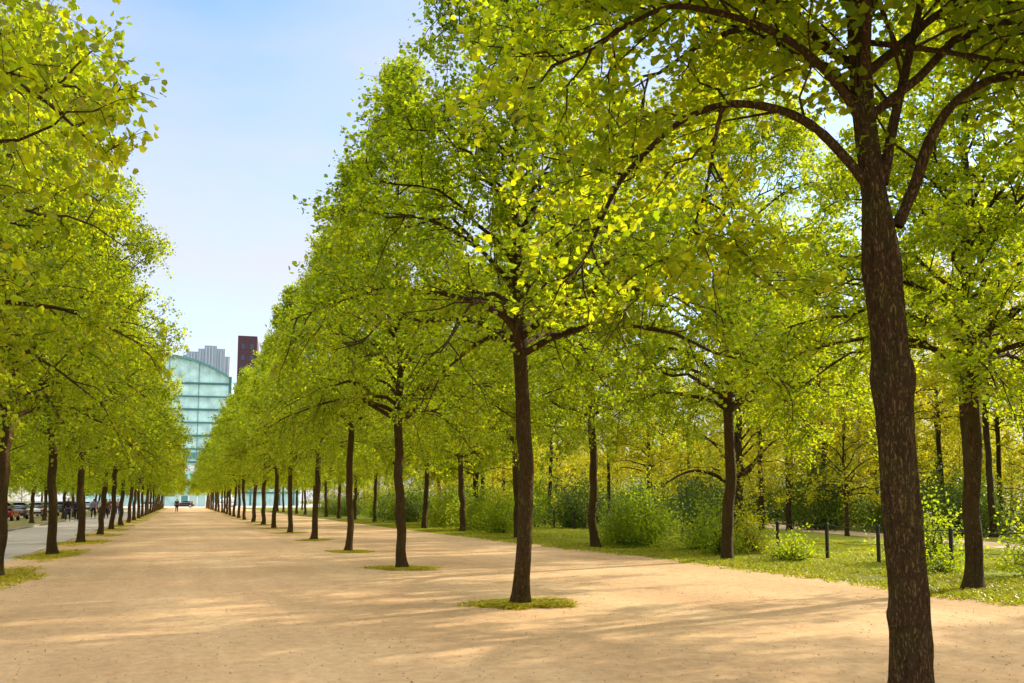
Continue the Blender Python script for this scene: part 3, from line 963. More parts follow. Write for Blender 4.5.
g = mesh_np('ground', [(-2500, -1500, 0), (2500, -1500, 0), (2500, 3500, 0), (-2500, 3500, 0)], [np.array([[0, 1, 2, 3]])], M_SOIL)
tag(link('ground', g), kind='structure')
yy = np.concatenate([np.arange(-30, 60, 0.25), np.arange(60, 202, 1.0)])
rn = np.array([mnoise.noise(Vector((y * 0.35, 3.3, 0))) * 0.35 + mnoise.noise(Vector((y * 1.5, 7.1, 0))) * 0.14 for y in yy])
edge_r = np.interp(yy, [-30, 11, 15, 24, 42, 60, 202], [11.8, 12.0, 12.35, 12.25, 11.6, 11.5, 11.5]) + rn
ln = np.array([mnoise.noise(Vector((y * 0.4, 13.3, 0))) * 0.12 for y in yy])
sheet('gravel_promenade', np.column_stack([np.full_like(yy, -4.15) + ln, yy]), np.column_stack([edge_r, yy]), 0.008, M_GRAVEL)
sheet('road', [(-8.25, -30), (-8.25, 202)], [(-4.2, -30), (-4.2, 202)], 0.004, M_ASPHALT)
sheet('pavement', [(-19.5, -30), (-19.5, 202)], [(-8.4, -30), (-8.4, 202)], 0.006, soil_mat('verge_dust', [(0.3, (0.26, 0.20, 0.10)), (0.7, (0.22, 0.21, 0.06))]))
sheet('street', [(-300, 202), (-300, 230)], [(300, 202), (300, 230)], 0.012, M_ASPHALT)
sheet('plaza', [(-300, 230), (-300, 420)], [(300, 230), (300, 420)], 0.010, simple('plaza_stone', (0.42, 0.38, 0.34), 0.8))
py_ = np.arange(-20, 101, 4.0)
px_ = np.array([path_x(y) for y in py_])
sheet('path', np.column_stack([px_ - 1.3, py_]), np.column_stack([px_ + 1.3, py_]), 0.012, M_PATH)
sheet('lawn', np.column_stack([np.full_like(py_, 14.5), py_]), np.column_stack([px_ - 1.2, py_]), 0.004, M_LAWN)
kb = bmesh.new()
kme = bpy.data.meshes.new('kerb')
bmesh.ops.create_cube(kb, size=1.0)
bmesh.ops.scale(kb, vec=(0.14, 232, 0.24), verts=kb.verts)
bmesh.ops.translate(kb, vec=(-8.32, 86, -0.01), verts=kb.verts)
kb.to_mesh(kme)
kb.free()
kme.materials.append(M_KERB)
tag(link('kerb', kme), kind='structure')


# ------------------------------------------------------------------ grass
def tufts(name, P, h, rng, mat, blades=5, spread=0.04, width=0.012, label=None, cat='grass', lean=0.8):
    n = len(P)
    P = np.repeat(P, blades, 0)
    h = np.repeat(np.broadcast_to(h, (n,)), blades) * rng.uniform(0.5, 1.25, n * blades)
    m = len(P)
    a = rng.uniform(0, 2 * PI, m)
    b = P + np.column_stack([rng.normal(0, spread, m), rng.normal(0, spread, m), np.zeros(m)])
    ln_ = rng.normal(0, lean, (m, 2))
    tip = b + np.column_stack([ln_[:, 0] * h, ln_[:, 1] * h, h * 0.75])
    wv = np.column_stack([np.cos(a), np.sin(a), np.zeros(m)]) * (width * (0.6 + h * 3))[:, None]
    midp = (b * 0.45 + tip * 0.55) + np.column_stack([np.zeros((m, 2)), h * 0.12])
    V = np.stack([b - wv * 0.7, b + wv * 0.7, midp + wv, tip, midp - wv], 1).reshape(-1, 3)
    off = (np.arange(m) * 5)[:, None]
    fs = [off + np.array([[0, 1, 2, 4]]), off + np.array([[4, 2, 3]])]
    o = link(name, mesh_np(name, V, fs, mat))
    return tag(o, label, cat, kind='stuff')


rng = np.random.default_rng(4)
# round the trunk feet on the gravel
pts = []
for (x, y) in FEET[:N_ROW_FEET]:
    if x > 12 or x < -8:
        continue
    d = math.hypot(x, y)
    if d < 7 and x > 0:
        n_, r_ = 0, 0.4
    elif x > 0:
        n_, r_ = int(np.clip(26000 / d, 150, 1900)), 0.60
    else:
        n_, r_ = int(np.clip(24000 / d, 150, 1700)), 1.0
    if not n_:
        continue
    a = rng.uniform(0, 2 * PI, n_)
    rr = r_ * (1 + 0.25 * np.sin(2 * a + x * 3 + y) + 0.15 * np.sin(5 * a + y)) * rng.uniform(0, 1, n_) ** 0.6 * rng.uniform(0.7, 1.25, n_)
    sy = 1.0 if x > 0 else 2.2
    pts.append(np.column_stack([x + rr * np.cos(a) * (1.0 if x > 0 else 0.8) + 0.05, y + rr * np.sin(a) * sy, np.full(n_, 0.008)]))
pts = np.concatenate(pts)
tufts('foot_grass', pts, rng.uniform(0.02, 0.07, len(pts)), rng, M_FOOT, blades=6, spread=0.035, width=0.013, lean=2.0, label='yellowish dry grass in patches round the trunk feet on the gravel')
# verge and lawn
n_ = 46000
y = 4 + 66 * rng.uniform(0, 1, n_) ** 1.5
x = 11.6 + 12.5 * rng.uniform(0, 1, n_) ** 1.25
e = np.interp(y, yy, edge_r)
nv = np.array([mnoise.noise(Vector((a * 0.7, b * 0.7, 1.0))) for a, b in zip(x, y)])
k = (x > e - 0.25 + rng.uniform(-0.25, 0.6, n_) ) & (x < np.array([path_x(b) for b in y]) - 1.4) & (nv > -0.42 + rng.uniform(-0.25, 0.1, n_))
P = np.column_stack([x, y, np.full(n_, 0.006)])[k]
tufts('verge_grass', P, 0.075 + 0.05 * np.clip(nv[k], -0.5, 1), rng, M_GRASS, blades=6, spread=0.06, width=0.016, label='uneven bright green grass of the verge and lawn round the fence')
# fallen leaves and pebbles on the gravel
n_ = 1500
yv = 4 + 40 * rng.uniform(0, 1, n_) ** 1.8
xv = rng.uniform(-4, 12, n_)
lp = np.column_stack([xv, yv, np.full(n_, 0.016)])
lm = leaves_mesh('fallen_leaves', lp, 0.026, rng, soil_mat('dead_leaf', [(0.3, (0.10, 0.055, 0.02)), (0.7, (0.20, 0.13, 0.05))], 2.0), False, tilt=0.15, droop=0.0)
tag(link('fallen_leaves', lm), 'small brown fallen leaves and bud scales strewn over the gravel', 'leaves', kind='stuff')
n_ = 5000
yv = 4 + 22 * rng.uniform(0, 1, n_) ** 1.6
xv = rng.uniform(-4, 12, n_)
OCT = np.array([[1, 0, 0], [0, 1, 0], [-1, 0, 0], [0, -1, 0], [0, 0, 0.8], [0, 0, -0.5]])
OF = np.array([[0, 1, 4], [1, 2, 4], [2, 3, 4], [3, 0, 4], [1, 0, 5], [2, 1, 5], [3, 2, 5], [0, 3, 5]])
s_ = rng.uniform(0.004, 0.012, n_)
V = np.column_stack([xv, yv, np.full(n_, 0.011)])[:, None, :] + (OCT[None] * rng.uniform(0.6, 1.3, (n_, 6, 1))) * s_[:, None, None]
pm = mesh_np('pebbles', V.reshape(-1, 3), [(OF[None] + (np.arange(n_) * 6)[:, None, None]).reshape(-1, 3)], simple('pebble', (0.36, 0.26, 0.16), 0.9, var=0.3))
tag(link('pebbles', pm), 'small loose stones scattered over the gravel', 'pebbles', kind='stuff')


# ------------------------------------------------------------------ fence
def bm_obj(name, bm, mat, parent=None, bevel=0.0):
    if bevel:
        bmesh.ops.bevel(bm, geom=list(bm.edges), offset=bevel, segments=2, profile=0.5, affect='EDGES')
    me = bpy.data.meshes.new(name)
    bm.to_mesh(me)
    bm.free()
    me.materials.append(mat)
    return link(name, me, parent)


def box(bm, c, s, rz=0.0):
    r = bmesh.ops.create_cube(bm, size=1.0)
    vs_ = r['verts']
    bmesh.ops.scale(bm, vec=s, verts=vs_)
    if rz:
        bmesh.ops.rotate(bm, cent=(0, 0, 0), matrix=__import__('mathutils').Matrix.Rotation(rz, 3, 'Z'), verts=vs_)
    bmesh.ops.translate(bm, vec=c, verts=vs_)
    return vs_


fence = empty('low_fence', (16.5, 12.7, 0))
tag(fence, 'low black fence of slim posts joined by thin wires along the park lawn', 'fence')
f_pts = [(16.45, 10.7), (16.45, 12.7), (16.45, 14.67), (16.45, 16.85), (16.55, 18.8), (16.5, 20.8), (16.7, 23.0), (17.0, 25.2), (17.5, 27.6), (18.0, 30.2), (18.6, 33.2), (19.2, 36.5), (19.7, 39.6), (20.1, 42.4), (20.4, 45.8)]
rp = random.Random(2)
for (x, y) in f_pts:
    bm = bmesh.new()
    hgt = 0.98
    tl = rp.uniform(-0.015, 0.015)
    box(bm, (0, 0, hgt / 2 - 0.02), (0.075, 0.075, hgt))
    box(bm, (0, 0, hgt - 0.005), (0.085, 0.085, 0.02))
    o = bm_obj('post', bm, M_POST, fence, 0.006)
    o.location = (x - 16.5, y - 12.7, 0)
    o.rotation_euler = (tl, rp.uniform(-0.015, 0.015), 0.38)
for zt in (0.93, 0.5):
    W = Wood()
    for (a, b) in zip(f_pts[:-1], f_pts[1:]):
        t = np.linspace(0, 1, 5)
        PT = np.column_stack([a[0] + (b[0] - a[0]) * t - 16.5, a[1] + (b[1] - a[1]) * t - 12.7, zt - 0.05 * 4 * t * (1 - t) * (1 if zt > 0.7 else 1.3)])
        W.tube(PT, np.full(5, 0.012 if zt > 0.7 else 0.006), 5)
    link('wire', W.mesh('wire', M_POST), fence)

# sprouts on the verge trunk
W = Wood()
rg = np.random.default_rng(8)
pos = []
for i in range(26):
    z = rg.uniform(1.2, 3.2)
    a = rg.choice([PI, PI + 0.4, -0.2]) + rg.normal(0, 0.3)
    p = np.array([math.cos(a) * 0.16, math.sin(a) * 0.16, z])
    for q in range(7):
        pos.append(p + np.array([math.cos(a), math.sin(a), 0.4]) * rg.uniform(0.03, 0.22) + rg.normal(0, 0.03, 3))
spr = leaves_mesh('sprout', np.array(pos), 0.075, rg, M_LEAFY, True)
for o in list(COL.objects):
    if o.type == 'EMPTY' and o.get('label', '').startswith('linden on the grass verge in front'):
        s_o = link('foliage', spr, o)

# ------------------------------------------------------------------ far buildings
M_GLASS = simple('teal_glass', (0.48, 0.74, 0.69), 0.12, 0.0, 0.28, 0.35, 0.8)
M_GLASSD = simple('dark_teal_glass', (0.08, 0.26, 0.24), 0.15, 0.0, 0.2, 0.4, 0.7)
M_BAND = simple('dark_green_spandrel', (0.05, 0.17, 0.16), 0.4)
M_WHITE = simple('white_cladding', (0.74, 0.76, 0.76), 0.5)
M_GREY = simple('grey_blue_tower', (0.30, 0.36, 0.42), 0.5)
M_FIN = simple('pale_fin', (0.46, 0.52, 0.58), 0.5)
M_BRICK = simple('dark_red_brick', (0.075, 0.028, 0.038), 0.8, var=0.2, scale=3)
M_WIN = simple('dark_window', (0.03, 0.035, 0.05), 0.1, spec=0.7)


def prism(bm, prof, y0, y1):
    """profile in x,z extruded from y0 to y1"""
    a = [bm.verts.new((x, y0, z)) for x, z in prof]
    b = [bm.verts.new((x, y1, z)) for x, z in prof]
    k_ = len(prof)
    bm.faces.new(a)
    bm.faces.new(b[::-1])
    for i in range(k_):
        j = (i + 1) % k_
        bm.faces.new((a[j], a[i], b[i], b[j]))
    bmesh.ops.recalc_face_normals(bm, faces=bm.faces)


# glass office: local x along its front, facade at y=0
GW = 44.0


def roof_z(x):
    """curved eaves line, high on the far side, dipping towards x = GW"""
    u = min((GW - x) / 19.0, 1.0)
    return 39.4 + 6.2 * (1 - (1 - u) ** 2.0)


go = empty('glass_office_building', (-30.9, 282.8, 0), R(-8))
tag(go, 'pale teal glass office block with a curved roofline closing the avenue', 'building')
bm = bmesh.new()
xs = np.linspace(0, GW, 23)
prism(bm, [(0, 0)] + [(GW, 0)] + [(x, roof_z(x)) for x in xs[::-1]], 0, 26)
bm_obj('facade', bm, M_GLASS, go)
bm = bmesh.new()
prism(bm, [(x, roof_z(x) + 0.02) for x in xs] + [(x, roof_z(x) + 0.75) for x in xs[::-1]], -1.1, 27)
bm_obj('roof', bm, M_GLASSD, go)
for k in range(1, 10):
    bm = bmesh.new()
    zf = 5.2 + 4.05 * (k - 1)
    x1 = GW
    if zf > roof_z(GW) - 0.3:
        x1 = max(x for x in xs if roof_z(x) > zf + 0.3)
    box(bm, ((x1 + 0.2) / 2 - 0.1, -0.12, zf), (x1 + 0.2, 0.5, 0.62 if k % 2 else 0.45))
    bm_obj('floor_band', bm, M_BAND, go)
    if k in (2, 3):
        bm = bmesh.new()
        box(bm, (GW / 2, -0.05, zf + 2.0), (GW - 0.4, 0.3, 1.9))
        bm_obj('window_strip', bm, M_GLASSD if k == 3 else M_WHITE, go)
for i in range(1, 15):
    bm = bmesh.new()
    x = GW * i / 15
    box(bm, (x, -0.09, roof_z(x) / 2), (0.16, 0.3, roof_z(x) - 0.3))
    bm_obj('mullion', bm, M_GLASSD if i % 3 == 0 else M_GLASS, go)
bm = bmesh.new()
box(bm, (GW + 0.4, 0.4, 20.5), (0.8, 1.0, 39.0))
bm_obj('corner_pier', bm, M_BAND, go)
# low block beside it
lo = empty('low_glass_block', (14.6, 274.5, 0), R(-8))
tag(lo, 'lower teal glass block beside the curved-roof office, half hidden by the tree row', 'building')
bm = bmesh.new()
box(bm, (10, 10, 17.5), (20, 20, 35))
bm_obj('facade', bm, M_GLASS, lo)
bm = bmesh.new()
box(bm, (10, 9.9, 35.35), (20.8, 21, 0.7))
bm_obj('roof', bm, M_WHITE, lo)
for k in range(8):
    bm = bmesh.new()
    box(bm, (10, -0.1, 4 + 4.0 * k), (20.1, 0.4, 0.5))
    bm_obj('floor_band', bm, M_BAND, lo)
for i in range(5):
    bm = bmesh.new()
    box(bm, (1 + 4.3 * i, -0.14, 17.2), (0.5, 0.4, 34))
    bm_obj('mullion', bm, M_BAND, lo)
# entrance pavilion at the end of the avenue
en = empty('entrance_pavilion', (-0.6, 240, 0), R(-4))
tag(en, 'small pale glass entrance pavilion with a pointed green roof at the end of the avenue', 'pavilion')
bm = bmesh.new()
box(bm, (3.6, 4, 1.9), (7.2, 8, 3.8))
bm_obj('wall', bm, simple('pale_green_glass', (0.45, 0.68, 0.62), 0.15, spec=0.7), en)
bm = bmesh.new()
box(bm, (3.6, 3.9, 4.05), (8, 9, 0.5))
v0 = bm.verts.new((0.8, 0.2, 4.31)); v1 = bm.verts.new((4.2, 0.2, 4.31)); v2 = bm.verts.new((4.2, 5, 4.31)); v3 = bm.verts.new((0.8, 5, 4.31)); vt = bm.verts.new((2.5, 2.5, 10.0))
for f_ in ((v0, v1, vt), (v1, v2, vt), (v2, v3, vt), (v3, v0, vt)):
    bm.faces.new(f_)
bm_obj('roof', bm, simple('green_roof', (0.22, 0.50, 0.40), 0.4), en)
for i in range(4):
    bm = bmesh.new()
    box(bm, (0.4 + 2.1 * i, -0.15, 1.9), (0.35, 0.35, 3.8))
    bm_obj('column', bm, M_WHITE, en)
bm = bmesh.new()
box(bm, (1.45, -0.03, 1.4), (1.5, 0.1, 2.8))
bm_obj('door', bm, M_GLASSD, en)
# grey tower behind
gt = empty('grey_tower', (-1.6, 394, 0), R(-4))
tag(gt, 'grey-blue high-rise with a stepped top behind the glass office', 'building')
for (xa, xb, za, dy) in [(0.5, 2.2, 63.5, 3), (1.5, 6.8, 66.9, 2), (6.4, 9.4, 68.2, 1), (9.0, 14.2, 69.6, 0), (13.8, 17.6, 68.6, 1.5), (0, 19.6, 65.6, 4)]:
    bm = bmesh.new()
    box(bm, ((xa + xb) / 2, 10 + dy, za / 2), (xb - xa, 20 + dy * 0.3, za))
    t = bm_obj('tower_section', bm, M_GREY, gt)
    for i in range(int((xb - xa) // 1.3)):
        bm = bmesh.new()
        box(bm, (xa + 0.8 + 1.3 * i, dy * 0.85 - 0.1, za / 2), (0.4, 0.5, za - 1.5))
        bm_obj('fin', bm, M_FIN, t)
# brick tower
bt = empty('brick_tower', (18.5, 342, 0), R(-6))
tag(bt, 'dark red brick tower rising behind the crowns of the gravel row', 'building')
bm = bmesh.new()
box(bm, (3.6, 11, 32.7), (7.2, 22, 65.4))
bm_obj('wall', bm, M_BRICK, bt)
for k in range(14):
    for i in range(2):
        bm = bmesh.new()
        box(bm, (2 + 3.3 * i, -0.02, 4 + 4.4 * k), (1.5, 0.2, 2.2))
        bm_obj('window', bm, M_WIN, bt)
# long pale building behind the cars
pb = empty('pale_building', (-62, 60, 0), R(0))
tag(pb, 'long pale low building far behind the parked cars', 'building')
bm = bmesh.new()
box(bm, (0, 80, 4.2), (14, 160, 8.4))
bm_obj('wall', bm, simple('pale_render', (0.62, 0.55, 0.42), 0.8), pb)
bm = bmesh.new()
box(bm, (0, 80, 8.7), (15.4, 161.4, 0.6))
bm_obj('roof', bm, M_BRICK, pb)
for i in range(26):
    bm = bmesh.new()
    box(bm, (7.0, 4 + 6 * i, 2.3), (0.12, 2.2, 2.0))
    bm_obj('window', bm, M_WIN, pb)


# ------------------------------------------------------------------ cars
M_TYRE = simple('tyre_rubber', (0.02, 0.02, 0.02), 0.8)
M_RIM = simple('alloy_rim', (0.5, 0.5, 0.52), 0.3, 0.9)
M_LAMP = simple('lamp_glass', (0.75, 0.75, 0.72), 0.1)
M_TAIL = simple('tail_lamp', (0.35, 0.01, 0.01), 0.2)
PAINT = {'red': (0.42, 0.02, 0.02), 'white': (0.78, 0.78, 0.76), 'silver': (0.45, 0.46, 0.48), 'dark blue': (0.02, 0.04, 0.12), 'black': (0.012, 0.012, 0.014), 'grey': (0.16, 0.17, 0.18)}
PM = {k: simple(k.replace(' ', '_') + '_car_paint', v, 0.25, 0.1, 0.02, spec=0.6) for k, v in PAINT.items()}


def loft(sections, name, mat, parent):
    """sections: list of (y, [(x,z)...]) equal counts, closed rings"""
    bm = bmesh.new()
    rings = [[bm.verts.new((x, y, z)) for x, z in pr] for y, pr in sections]
    for a, b in zip(rings[:-1], rings[1:]):
        k_ = len(a)
        for i in range(k_):
            bm.faces.new((a[i], a[(i + 1) % k_], b[(i + 1) % k_], b[i]))
    bm.faces.new(rings[0][::-1])
    bm.faces.new(rings[-1])
    bmesh.ops.recalc_face_normals(bm, faces=bm.faces)
    for f_ in bm.faces:
        f_.smooth = True
    o = bm_obj(name, bm, mat, parent)
    md = o.modifiers.new('sub', 'SUBSURF')
    md.levels = 1
    md.render_levels = 2
    return o


def ring(wd, z0, z1, taper=0.9):
    h2 = wd / 2
    return [(-h2 * 0.92, z0), (h2 * 0.92, z0), (h2, z0 + 0.12), (h2, (z0 + z1) / 2), (h2 * taper, z1), (-h2 * taper, z1), (-h2, (z0 + z1) / 2), (-h2, z0 + 0.12)]


def make_car(colour, van=False):
    root = empty('parked_van' if van else 'parked_car')
    L_ = 4.9 if van else 4.3
    wd = 1.95 if van else 1.75
    f0, b0 = L_ / 2, -L_ / 2
    mid = 1.15 if van else 0.88
    loft([(b0, ring(wd * 0.86, 0.38, mid - 0.08)), (b0 + 0.12, ring(wd, 0.26, mid)), (b0 + 0.13, ring(wd, 0.26, mid)), (-0.3, ring(wd, 0.22, mid)), (f0 - 1.1, ring(wd, 0.22, mid - 0.02)),
          (f0 - 0.25, ring(wd * 0.97, 0.24, mid - 0.16)), (f0, ring(wd * 0.84, 0.34, mid - 0.32))], 'body', PM[colour], root)
    top = 2.25 if van else 1.46
    if van:
        cab = [(b0 + 0.06, ring(wd * 0.95, mid - 0.05, top - 0.05, 0.92)), (b0 + 0.12, ring(wd * 0.96, mid - 0.05, top, 0.92)), (f0 - 1.75, ring(wd * 0.96, mid - 0.05, top, 0.92)), (f0 - 1.0, ring(wd * 0.94, mid - 0.05, mid + 0.2, 0.9))]
        loft(cab, 'cabin', PM[colour], root)
        loft([(f0 - 1.62, ring(wd * 0.985, mid + 0.15, top - 0.2, 0.93)), (f0 - 1.05, ring(wd * 0.96, mid + 0.02, mid + 0.32, 0.9))], 'window', M_WIN, root)
    else:
        loft([(b0 + 0.25, ring(wd * 0.86, mid - 0.06, mid + 0.05, 0.9)), (b0 + 0.75, ring(wd * 0.88, mid - 0.06, top - 0.06, 0.8)), (0.35, ring(wd * 0.88, mid - 0.06, top - 0.05, 0.8)), (f0 - 1.15, ring(wd * 0.86, mid - 0.06, mid + 0.03, 0.9))], 'window', M_WIN, root)
        loft([(b0 + 0.72, ring(wd * 0.72, top - 0.12, top - 0.02, 0.85)), (b0 + 0.95, ring(wd * 0.74, top - 0.12, top, 0.9)), (0.2, ring(wd * 0.74, top - 0.12, top, 0.9)), (0.42, ring(wd * 0.70, top - 0.13, top - 0.05, 0.9))], 'roof', PM[colour], root)
    for sx in (-1, 1):
        for wy in (b0 + 0.8, f0 - 0.8):
            W = Wood()
            W.tube([(-0.10, 0, 0), (-0.09, 0, 0), (0.09, 0, 0), (0.10, 0, 0)], [0.2, 0.32, 0.32, 0.2], 20)
            wl = link('wheel', W.mesh('wheel', M_TYRE), root)
            wl.location = (sx * (wd / 2 - 0.1), wy, 0.32)
            W = Wood()
            W.tube([(-0.105, 0, 0), (-0.10, 0, 0), (0.10, 0, 0), (0.105, 0, 0)], [0.01, 0.2, 0.2, 0.01], 14)
            link('rim', W.mesh('rim', M_RIM), wl)
        bm = bmesh.new()
        box(bm, (sx * wd * 0.34, f0 - 0.10, mid - 0.38), (0.34, 0.12, 0.14))
        bm_obj('headlight', bm, M_LAMP, root, 0.02)
        bm = bmesh.new()
        box(bm, (sx * wd * 0.40, b0 + 0.03, mid - 0.22), (0.22, 0.12, 0.2))
        bm_obj('tail_light', bm, M_TAIL, root, 0.02)
    bm = bmesh.new()
    box(bm, (0, b0 - 0.01, 0.46), (wd * 0.85, 0.14, 0.16))
    bm_obj('bumper', bm, M_POST, root, 0.03)
    return root


GC = 'cars parked across the grey road'
protos = {}


def put_car(colour, x, y, rz, label, van=False, group=GC):
    key = (colour, van)
    if key not in protos:
        o = make_car(colour, van)
        protos[key] = o
    else:
        o = copy_tree(protos[key])
    o.location = (x, y, 0.012)
    o.rotation_euler = (0, 0, rz)
    tag(o, label, 'van' if van else 'car', group)


put_car('red', -13.0, 77.5, 0.0, 'red parked car peeping out beside the picture-edge trunk')
put_car('grey', -13.1, 85.0, 0.02, 'grey parked car between two slanting trunks across the road')
put_car('white', -12.9, 92.5, 0.05, 'white parked car just before the second near-row trunk')
put_car('silver', -12.8, 100.0, 0.0, 'silver parked car beside the white one across the road')
put_car('dark blue', -12.7, 108.0, 0.03, 'dark blue parked car between the silver and the red ones')
put_car('red', -12.6, 119.0, 0.0, 'red parked car right behind the walking couple')
put_car('white', -13.4, 130.0, 0.0, 'white parked van behind the walking couple', True)
put_car('silver', -12.9, 139.0, 0.0, 'silver parked car beyond the white van')
put_car('red', -12.8, 152.0, 0.0, 'far red parked car behind the group of strollers')
put_car('white', -12.7, 166.0, 0.0, 'far white parked car seen between distant trunks of the near row')
put_car('black', 0.6, 207.0, R(90), 'black car crossing the far end of the avenue', False, 'cars at the end of the avenue')
put_car('white', -7.5, 212.0, R(90), 'white car at the far end of the avenue behind the lone walker', False, 'cars at the end of the avenue')
put_car('white', 9.5, 212.0, R(90), 'white van crossing the street behind the far trunks of the gravel row', True, 'cars at the end of the avenue')

# ------------------------------------------------------------------ people
M_SKIN = simple('skin', (0.45, 0.26, 0.18), 0.6)
M_HAIRD = simple('dark_hair', (0.03, 0.02, 0.012), 0.7)
M_HAIRB = simple('fair_hair', (0.35, 0.24, 0.10), 0.7)
CLOTH = {k: simple(k + '_cloth', v, 0.9) for k, v in {'black': (0.015, 0.015, 0.02), 'navy': (0.02, 0.03, 0.07), 'jeans': (0.06, 0.09, 0.18), 'maroon': (0.12, 0.015, 0.03), 'white': (0.7, 0.68, 0.66),
                                                       'grey': (0.16, 0.15, 0.16), 'pink': (0.55, 0.22, 0.22), 'lilac': (0.30, 0.24, 0.36), 'brown': (0.12, 0.06, 0.03)}.items()}


def skin_obj(name, verts, edges, mat, parent, root=0, lev=1):
    bm = bmesh.new()
    sl = bm.verts.layers.skin.verify()
    vv = []
    for i, (p, r) in enumerate(verts):
        v = bm.verts.new(p)
        v[sl].radius = (r, r) if not isinstance(r, tuple) else r
        v[sl].use_root = (i == root)
        vv.append(v)
    for a, b in edges:
        bm.edges.new((vv[a], vv[b]))
    o = bm_obj(name, bm, mat, parent)
    m1 = o.modifiers.new('skin', 'SKIN')
    m1.use_smooth_shade = True
    m2 = o.modifiers.new('sub', 'SUBSURF')
    m2.levels = lev
    m2.render_levels = lev
    return o


def make_person(loc, rz, hgt, top, legs, hair, stride, label, group, long_hair=False, bag=False):
    """walks towards local +Y"""
    root = empty('person', loc, rz)
    s = hgt / 1.75
    root.scale = (s, s, s)
    tag(root, label, 'person', group)
    st = stride
    J = {'pel': (0, 0, 0.94), 'waist': (0, 0, 1.10), 'chest': (0, 0.01, 1.30), 'neck': (0, 0.0, 1.47), 'hd1': (0, 0.02, 1.57), 'hd2': (0, 0.015, 1.68)}
    for sx, nm in ((-1, 'l'), (1, 'r')):
        q = st * sx
        J['hip' + nm] = (sx * 0.09, 0, 0.90)
        J['kn' + nm] = (sx * 0.10, q * 0.20 + 0.03, 0.49)
        J['an' + nm] = (sx * 0.10, q * 0.36 - (0.06 if q < 0 else 0), 0.09 + (0.05 if q < -0.2 else 0))
        J['to' + nm] = (sx * 0.115, q * 0.36 + 0.14, 0.035)
        J['sh' + nm] = (sx * 0.19, 0, 1.42)
        J['el' + nm] = (sx * 0.245, -q * 0.10 - 0.02, 1.14)
        J['wr' + nm] = (sx * 0.25, -q * 0.24 + 0.08, 0.92)
        J['pa' + nm] = (sx * 0.25, -q * 0.27 + 0.10, 0.85)
    order = list(J)
    idx = {k_: i for i, k_ in enumerate(order)}
    rad = {'pel': (0.135, 0.10), 'waist': (0.125, 0.095), 'chest': (0.155, 0.11), 'neck': 0.052, 'hd1': (0.070, 0.085), 'hd2': (0.078, 0.095)}
    for nm in 'lr':
        rad.update({'hip' + nm: 0.085, 'kn' + nm: 0.055, 'an' + nm: 0.038, 'to' + nm: 0.035, 'sh' + nm: 0.055, 'el' + nm: 0.040, 'wr' + nm: 0.028, 'pa' + nm: (0.036, 0.018)})
    V = [(J[k_], rad[k_]) for k_ in order]
    E_ = [('pel', 'waist'), ('waist', 'chest'), ('chest', 'neck'), ('neck', 'hd1'), ('hd1', 'hd2')]
    for nm in 'lr':
        E_ += [('pel', 'hip' + nm), ('hip' + nm, 'kn' + nm), ('kn' + nm, 'an' + nm), ('an' + nm, 'to' + nm), ('chest', 'sh' + nm), ('sh' + nm, 'el' + nm), ('el' + nm, 'wr' + nm), ('wr' + nm, 'pa' + nm)]
    E_ = [(idx[a], idx[b]) for a, b in E_]
    # nose, fingers and thumb
    nose = len(V)
    V.append(((0, 0.125, 1.60), 0.012))
    E_.append((idx['hd1'], nose))
    for sx, nm in ((-1, 'l'), (1, 'r')):
        pa = np.array(J['pa' + nm])
        for i, (fy, fl) in enumerate([(0.03, 0.075), (0.01, 0.085), (-0.012, 0.08), (-0.032, 0.06)]):
            a = len(V)
            V.append((tuple(pa + np.array([0, fy, -0.045])), 0.009))
            V.append((tuple(pa + np.array([-sx * 0.012, fy + 0.008, -0.045 - fl * 0.6])), 0.008))
            V.append((tuple(pa + np.array([-sx * 0.035, fy + 0.012, -0.045 - fl])), 0.007))
            E_ += [(idx['pa' + nm], a), (a, a + 1), (a + 1, a + 2)]
        a = len(V)
        V.append((tuple(pa + np.array([-sx * 0.01, 0.05, 0.0])), 0.010))
        V.append((tuple(pa + np.array([-sx * 0.02, 0.075, -0.035])), 0.009))
        E_ += [(idx['pa' + nm], a), (a, a + 1)]
    skin_obj('body', V, E_, M_SKIN, root)
    # jacket
    ks = ['pel', 'waist', 'chest', 'neck', 'shl', 'ell', 'wrl', 'shr', 'elr', 'wrr']
    ii = {k_: i for i, k_ in enumerate(ks)}

    def grow_r(r, g_):
        return (r[0] + g_, r[1] + g_) if isinstance(r, tuple) else r + g_
    V2 = [(J[k_] if k_ != 'neck' else (0, 0, 1.44), grow_r(rad[k_], 0.028) if k_ != 'pel' else (0.165, 0.13)) for k_ in ks]
    E2 = [(ii[a], ii[b]) for a, b in [('pel', 'waist'), ('waist', 'chest'), ('chest', 'neck'), ('chest', 'shl'), ('shl', 'ell'), ('ell', 'wrl'), ('chest', 'shr'), ('shr', 'elr'), ('elr', 'wrr')]]
    skin_obj('jacket', V2, E2, CLOTH[top], root)
    ks = ['pel', 'hipl', 'knl', 'anl', 'hipr', 'knr', 'anr']
    ii = {k_: i for i, k_ in enumerate(ks)}
    V3 = [(J[k_], grow_r(rad[k_], 0.022)) for k_ in ks]
    E3 = [(ii[a], ii[b]) for a, b in [('pel', 'hipl'), ('hipl', 'knl'), ('knl', 'anl'), ('pel', 'hipr'), ('hipr', 'knr'), ('knr', 'anr')]]
    skin_obj('trousers', V3, E3, CLOTH[legs], root)
    for nm in 'lr':
        skin_obj('shoe', [(J['an' + nm][:2] + (J['an' + nm][2] - 0.03,), 0.046), (J['to' + nm], 0.043)], [(0, 1)], CLOTH['black'], root)
    hv = [((0, -0.02, 1.60), (0.082, 0.07)), ((0, -0.01, 1.70), (0.086, 0.098)), ((0, 0.02, 1.745), (0.05, 0.06))]
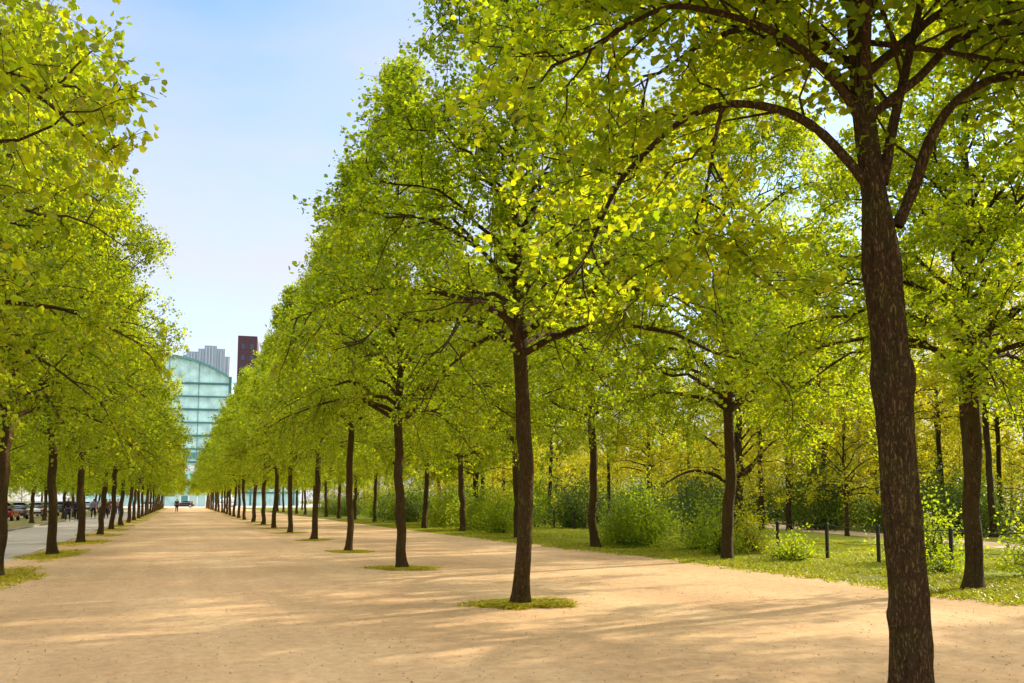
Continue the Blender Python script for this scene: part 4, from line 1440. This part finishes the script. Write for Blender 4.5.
    he = [(0, 1), (1, 2)]
    if long_hair:
        hv.append(((0, -0.06, 1.42), (0.08, 0.035)))
        he.append((0, 3))
    skin_obj('hair', hv, he, hair, root)
    for sx in (-1, 1):
        bm = bmesh.new()
        bmesh.ops.create_uvsphere(bm, u_segments=8, v_segments=6, radius=0.012)
        e_ = bm_obj('eye', bm, M_WIN, root)
        e_.location = (sx * 0.032, 0.105, 1.625)
    return root


GP = 'people walking on the grey road'
make_person((-8.0, 73.0, 0.02), R(180), 1.80, 'black', 'navy', M_HAIRB, 0.8, 'fair-haired person in black jacket walking beside a companion on the grey road', GP)
make_person((-7.45, 73.3, 0.02), R(180), 1.70, 'navy', 'black', M_HAIRD, -0.8, 'dark-haired person in navy jacket walking arm close to a companion on the grey road', GP, True)
make_person((-7.2, 84.0, 0.02), R(175), 1.72, 'lilac', 'black', M_HAIRD, 0.7, 'person in a lilac top between the third and fourth near-row trunks', GP, True)
make_person((-6.6, 84.6, 0.02), R(185), 1.78, 'white', 'jeans', M_HAIRD, -0.7, 'person in a white jacket beside the lilac-topped stroller', GP)
make_person((-6.1, 83.2, 0.02), R(0), 1.70, 'brown', 'navy', M_HAIRB, 0.8, 'person in a brown jacket walking away beside the lilac-topped stroller', GP)
make_person((-7.0, 94.5, 0.02), R(180), 1.70, 'grey', 'black', M_HAIRD, 0.7, 'person in grey seen just beside the fourth near-row trunk', GP)
make_person((-7.2, 102.0, 0.02), R(170), 1.75, 'maroon', 'maroon', M_HAIRD, -0.7, 'person dressed all in dark red farther along the grey road', GP, True)
make_person((-6.5, 104.0, 0.02), R(0), 1.75, 'pink', 'jeans', M_HAIRD, 0.7, 'person in a pink top beside the one in dark red', GP)
make_person((-0.5, 124.0, 0.012), R(0), 1.82, 'brown', 'black', M_HAIRD, 0.7, 'lone walker in dark clothes on the gravel at the far end of the avenue', 'people on the gravel')
make_person((2.2, 196.0, 0.012), R(180), 1.75, 'pink', 'brown', M_HAIRB, 0.6, 'person in pink standing far off before the pavilion', 'people on the gravel')
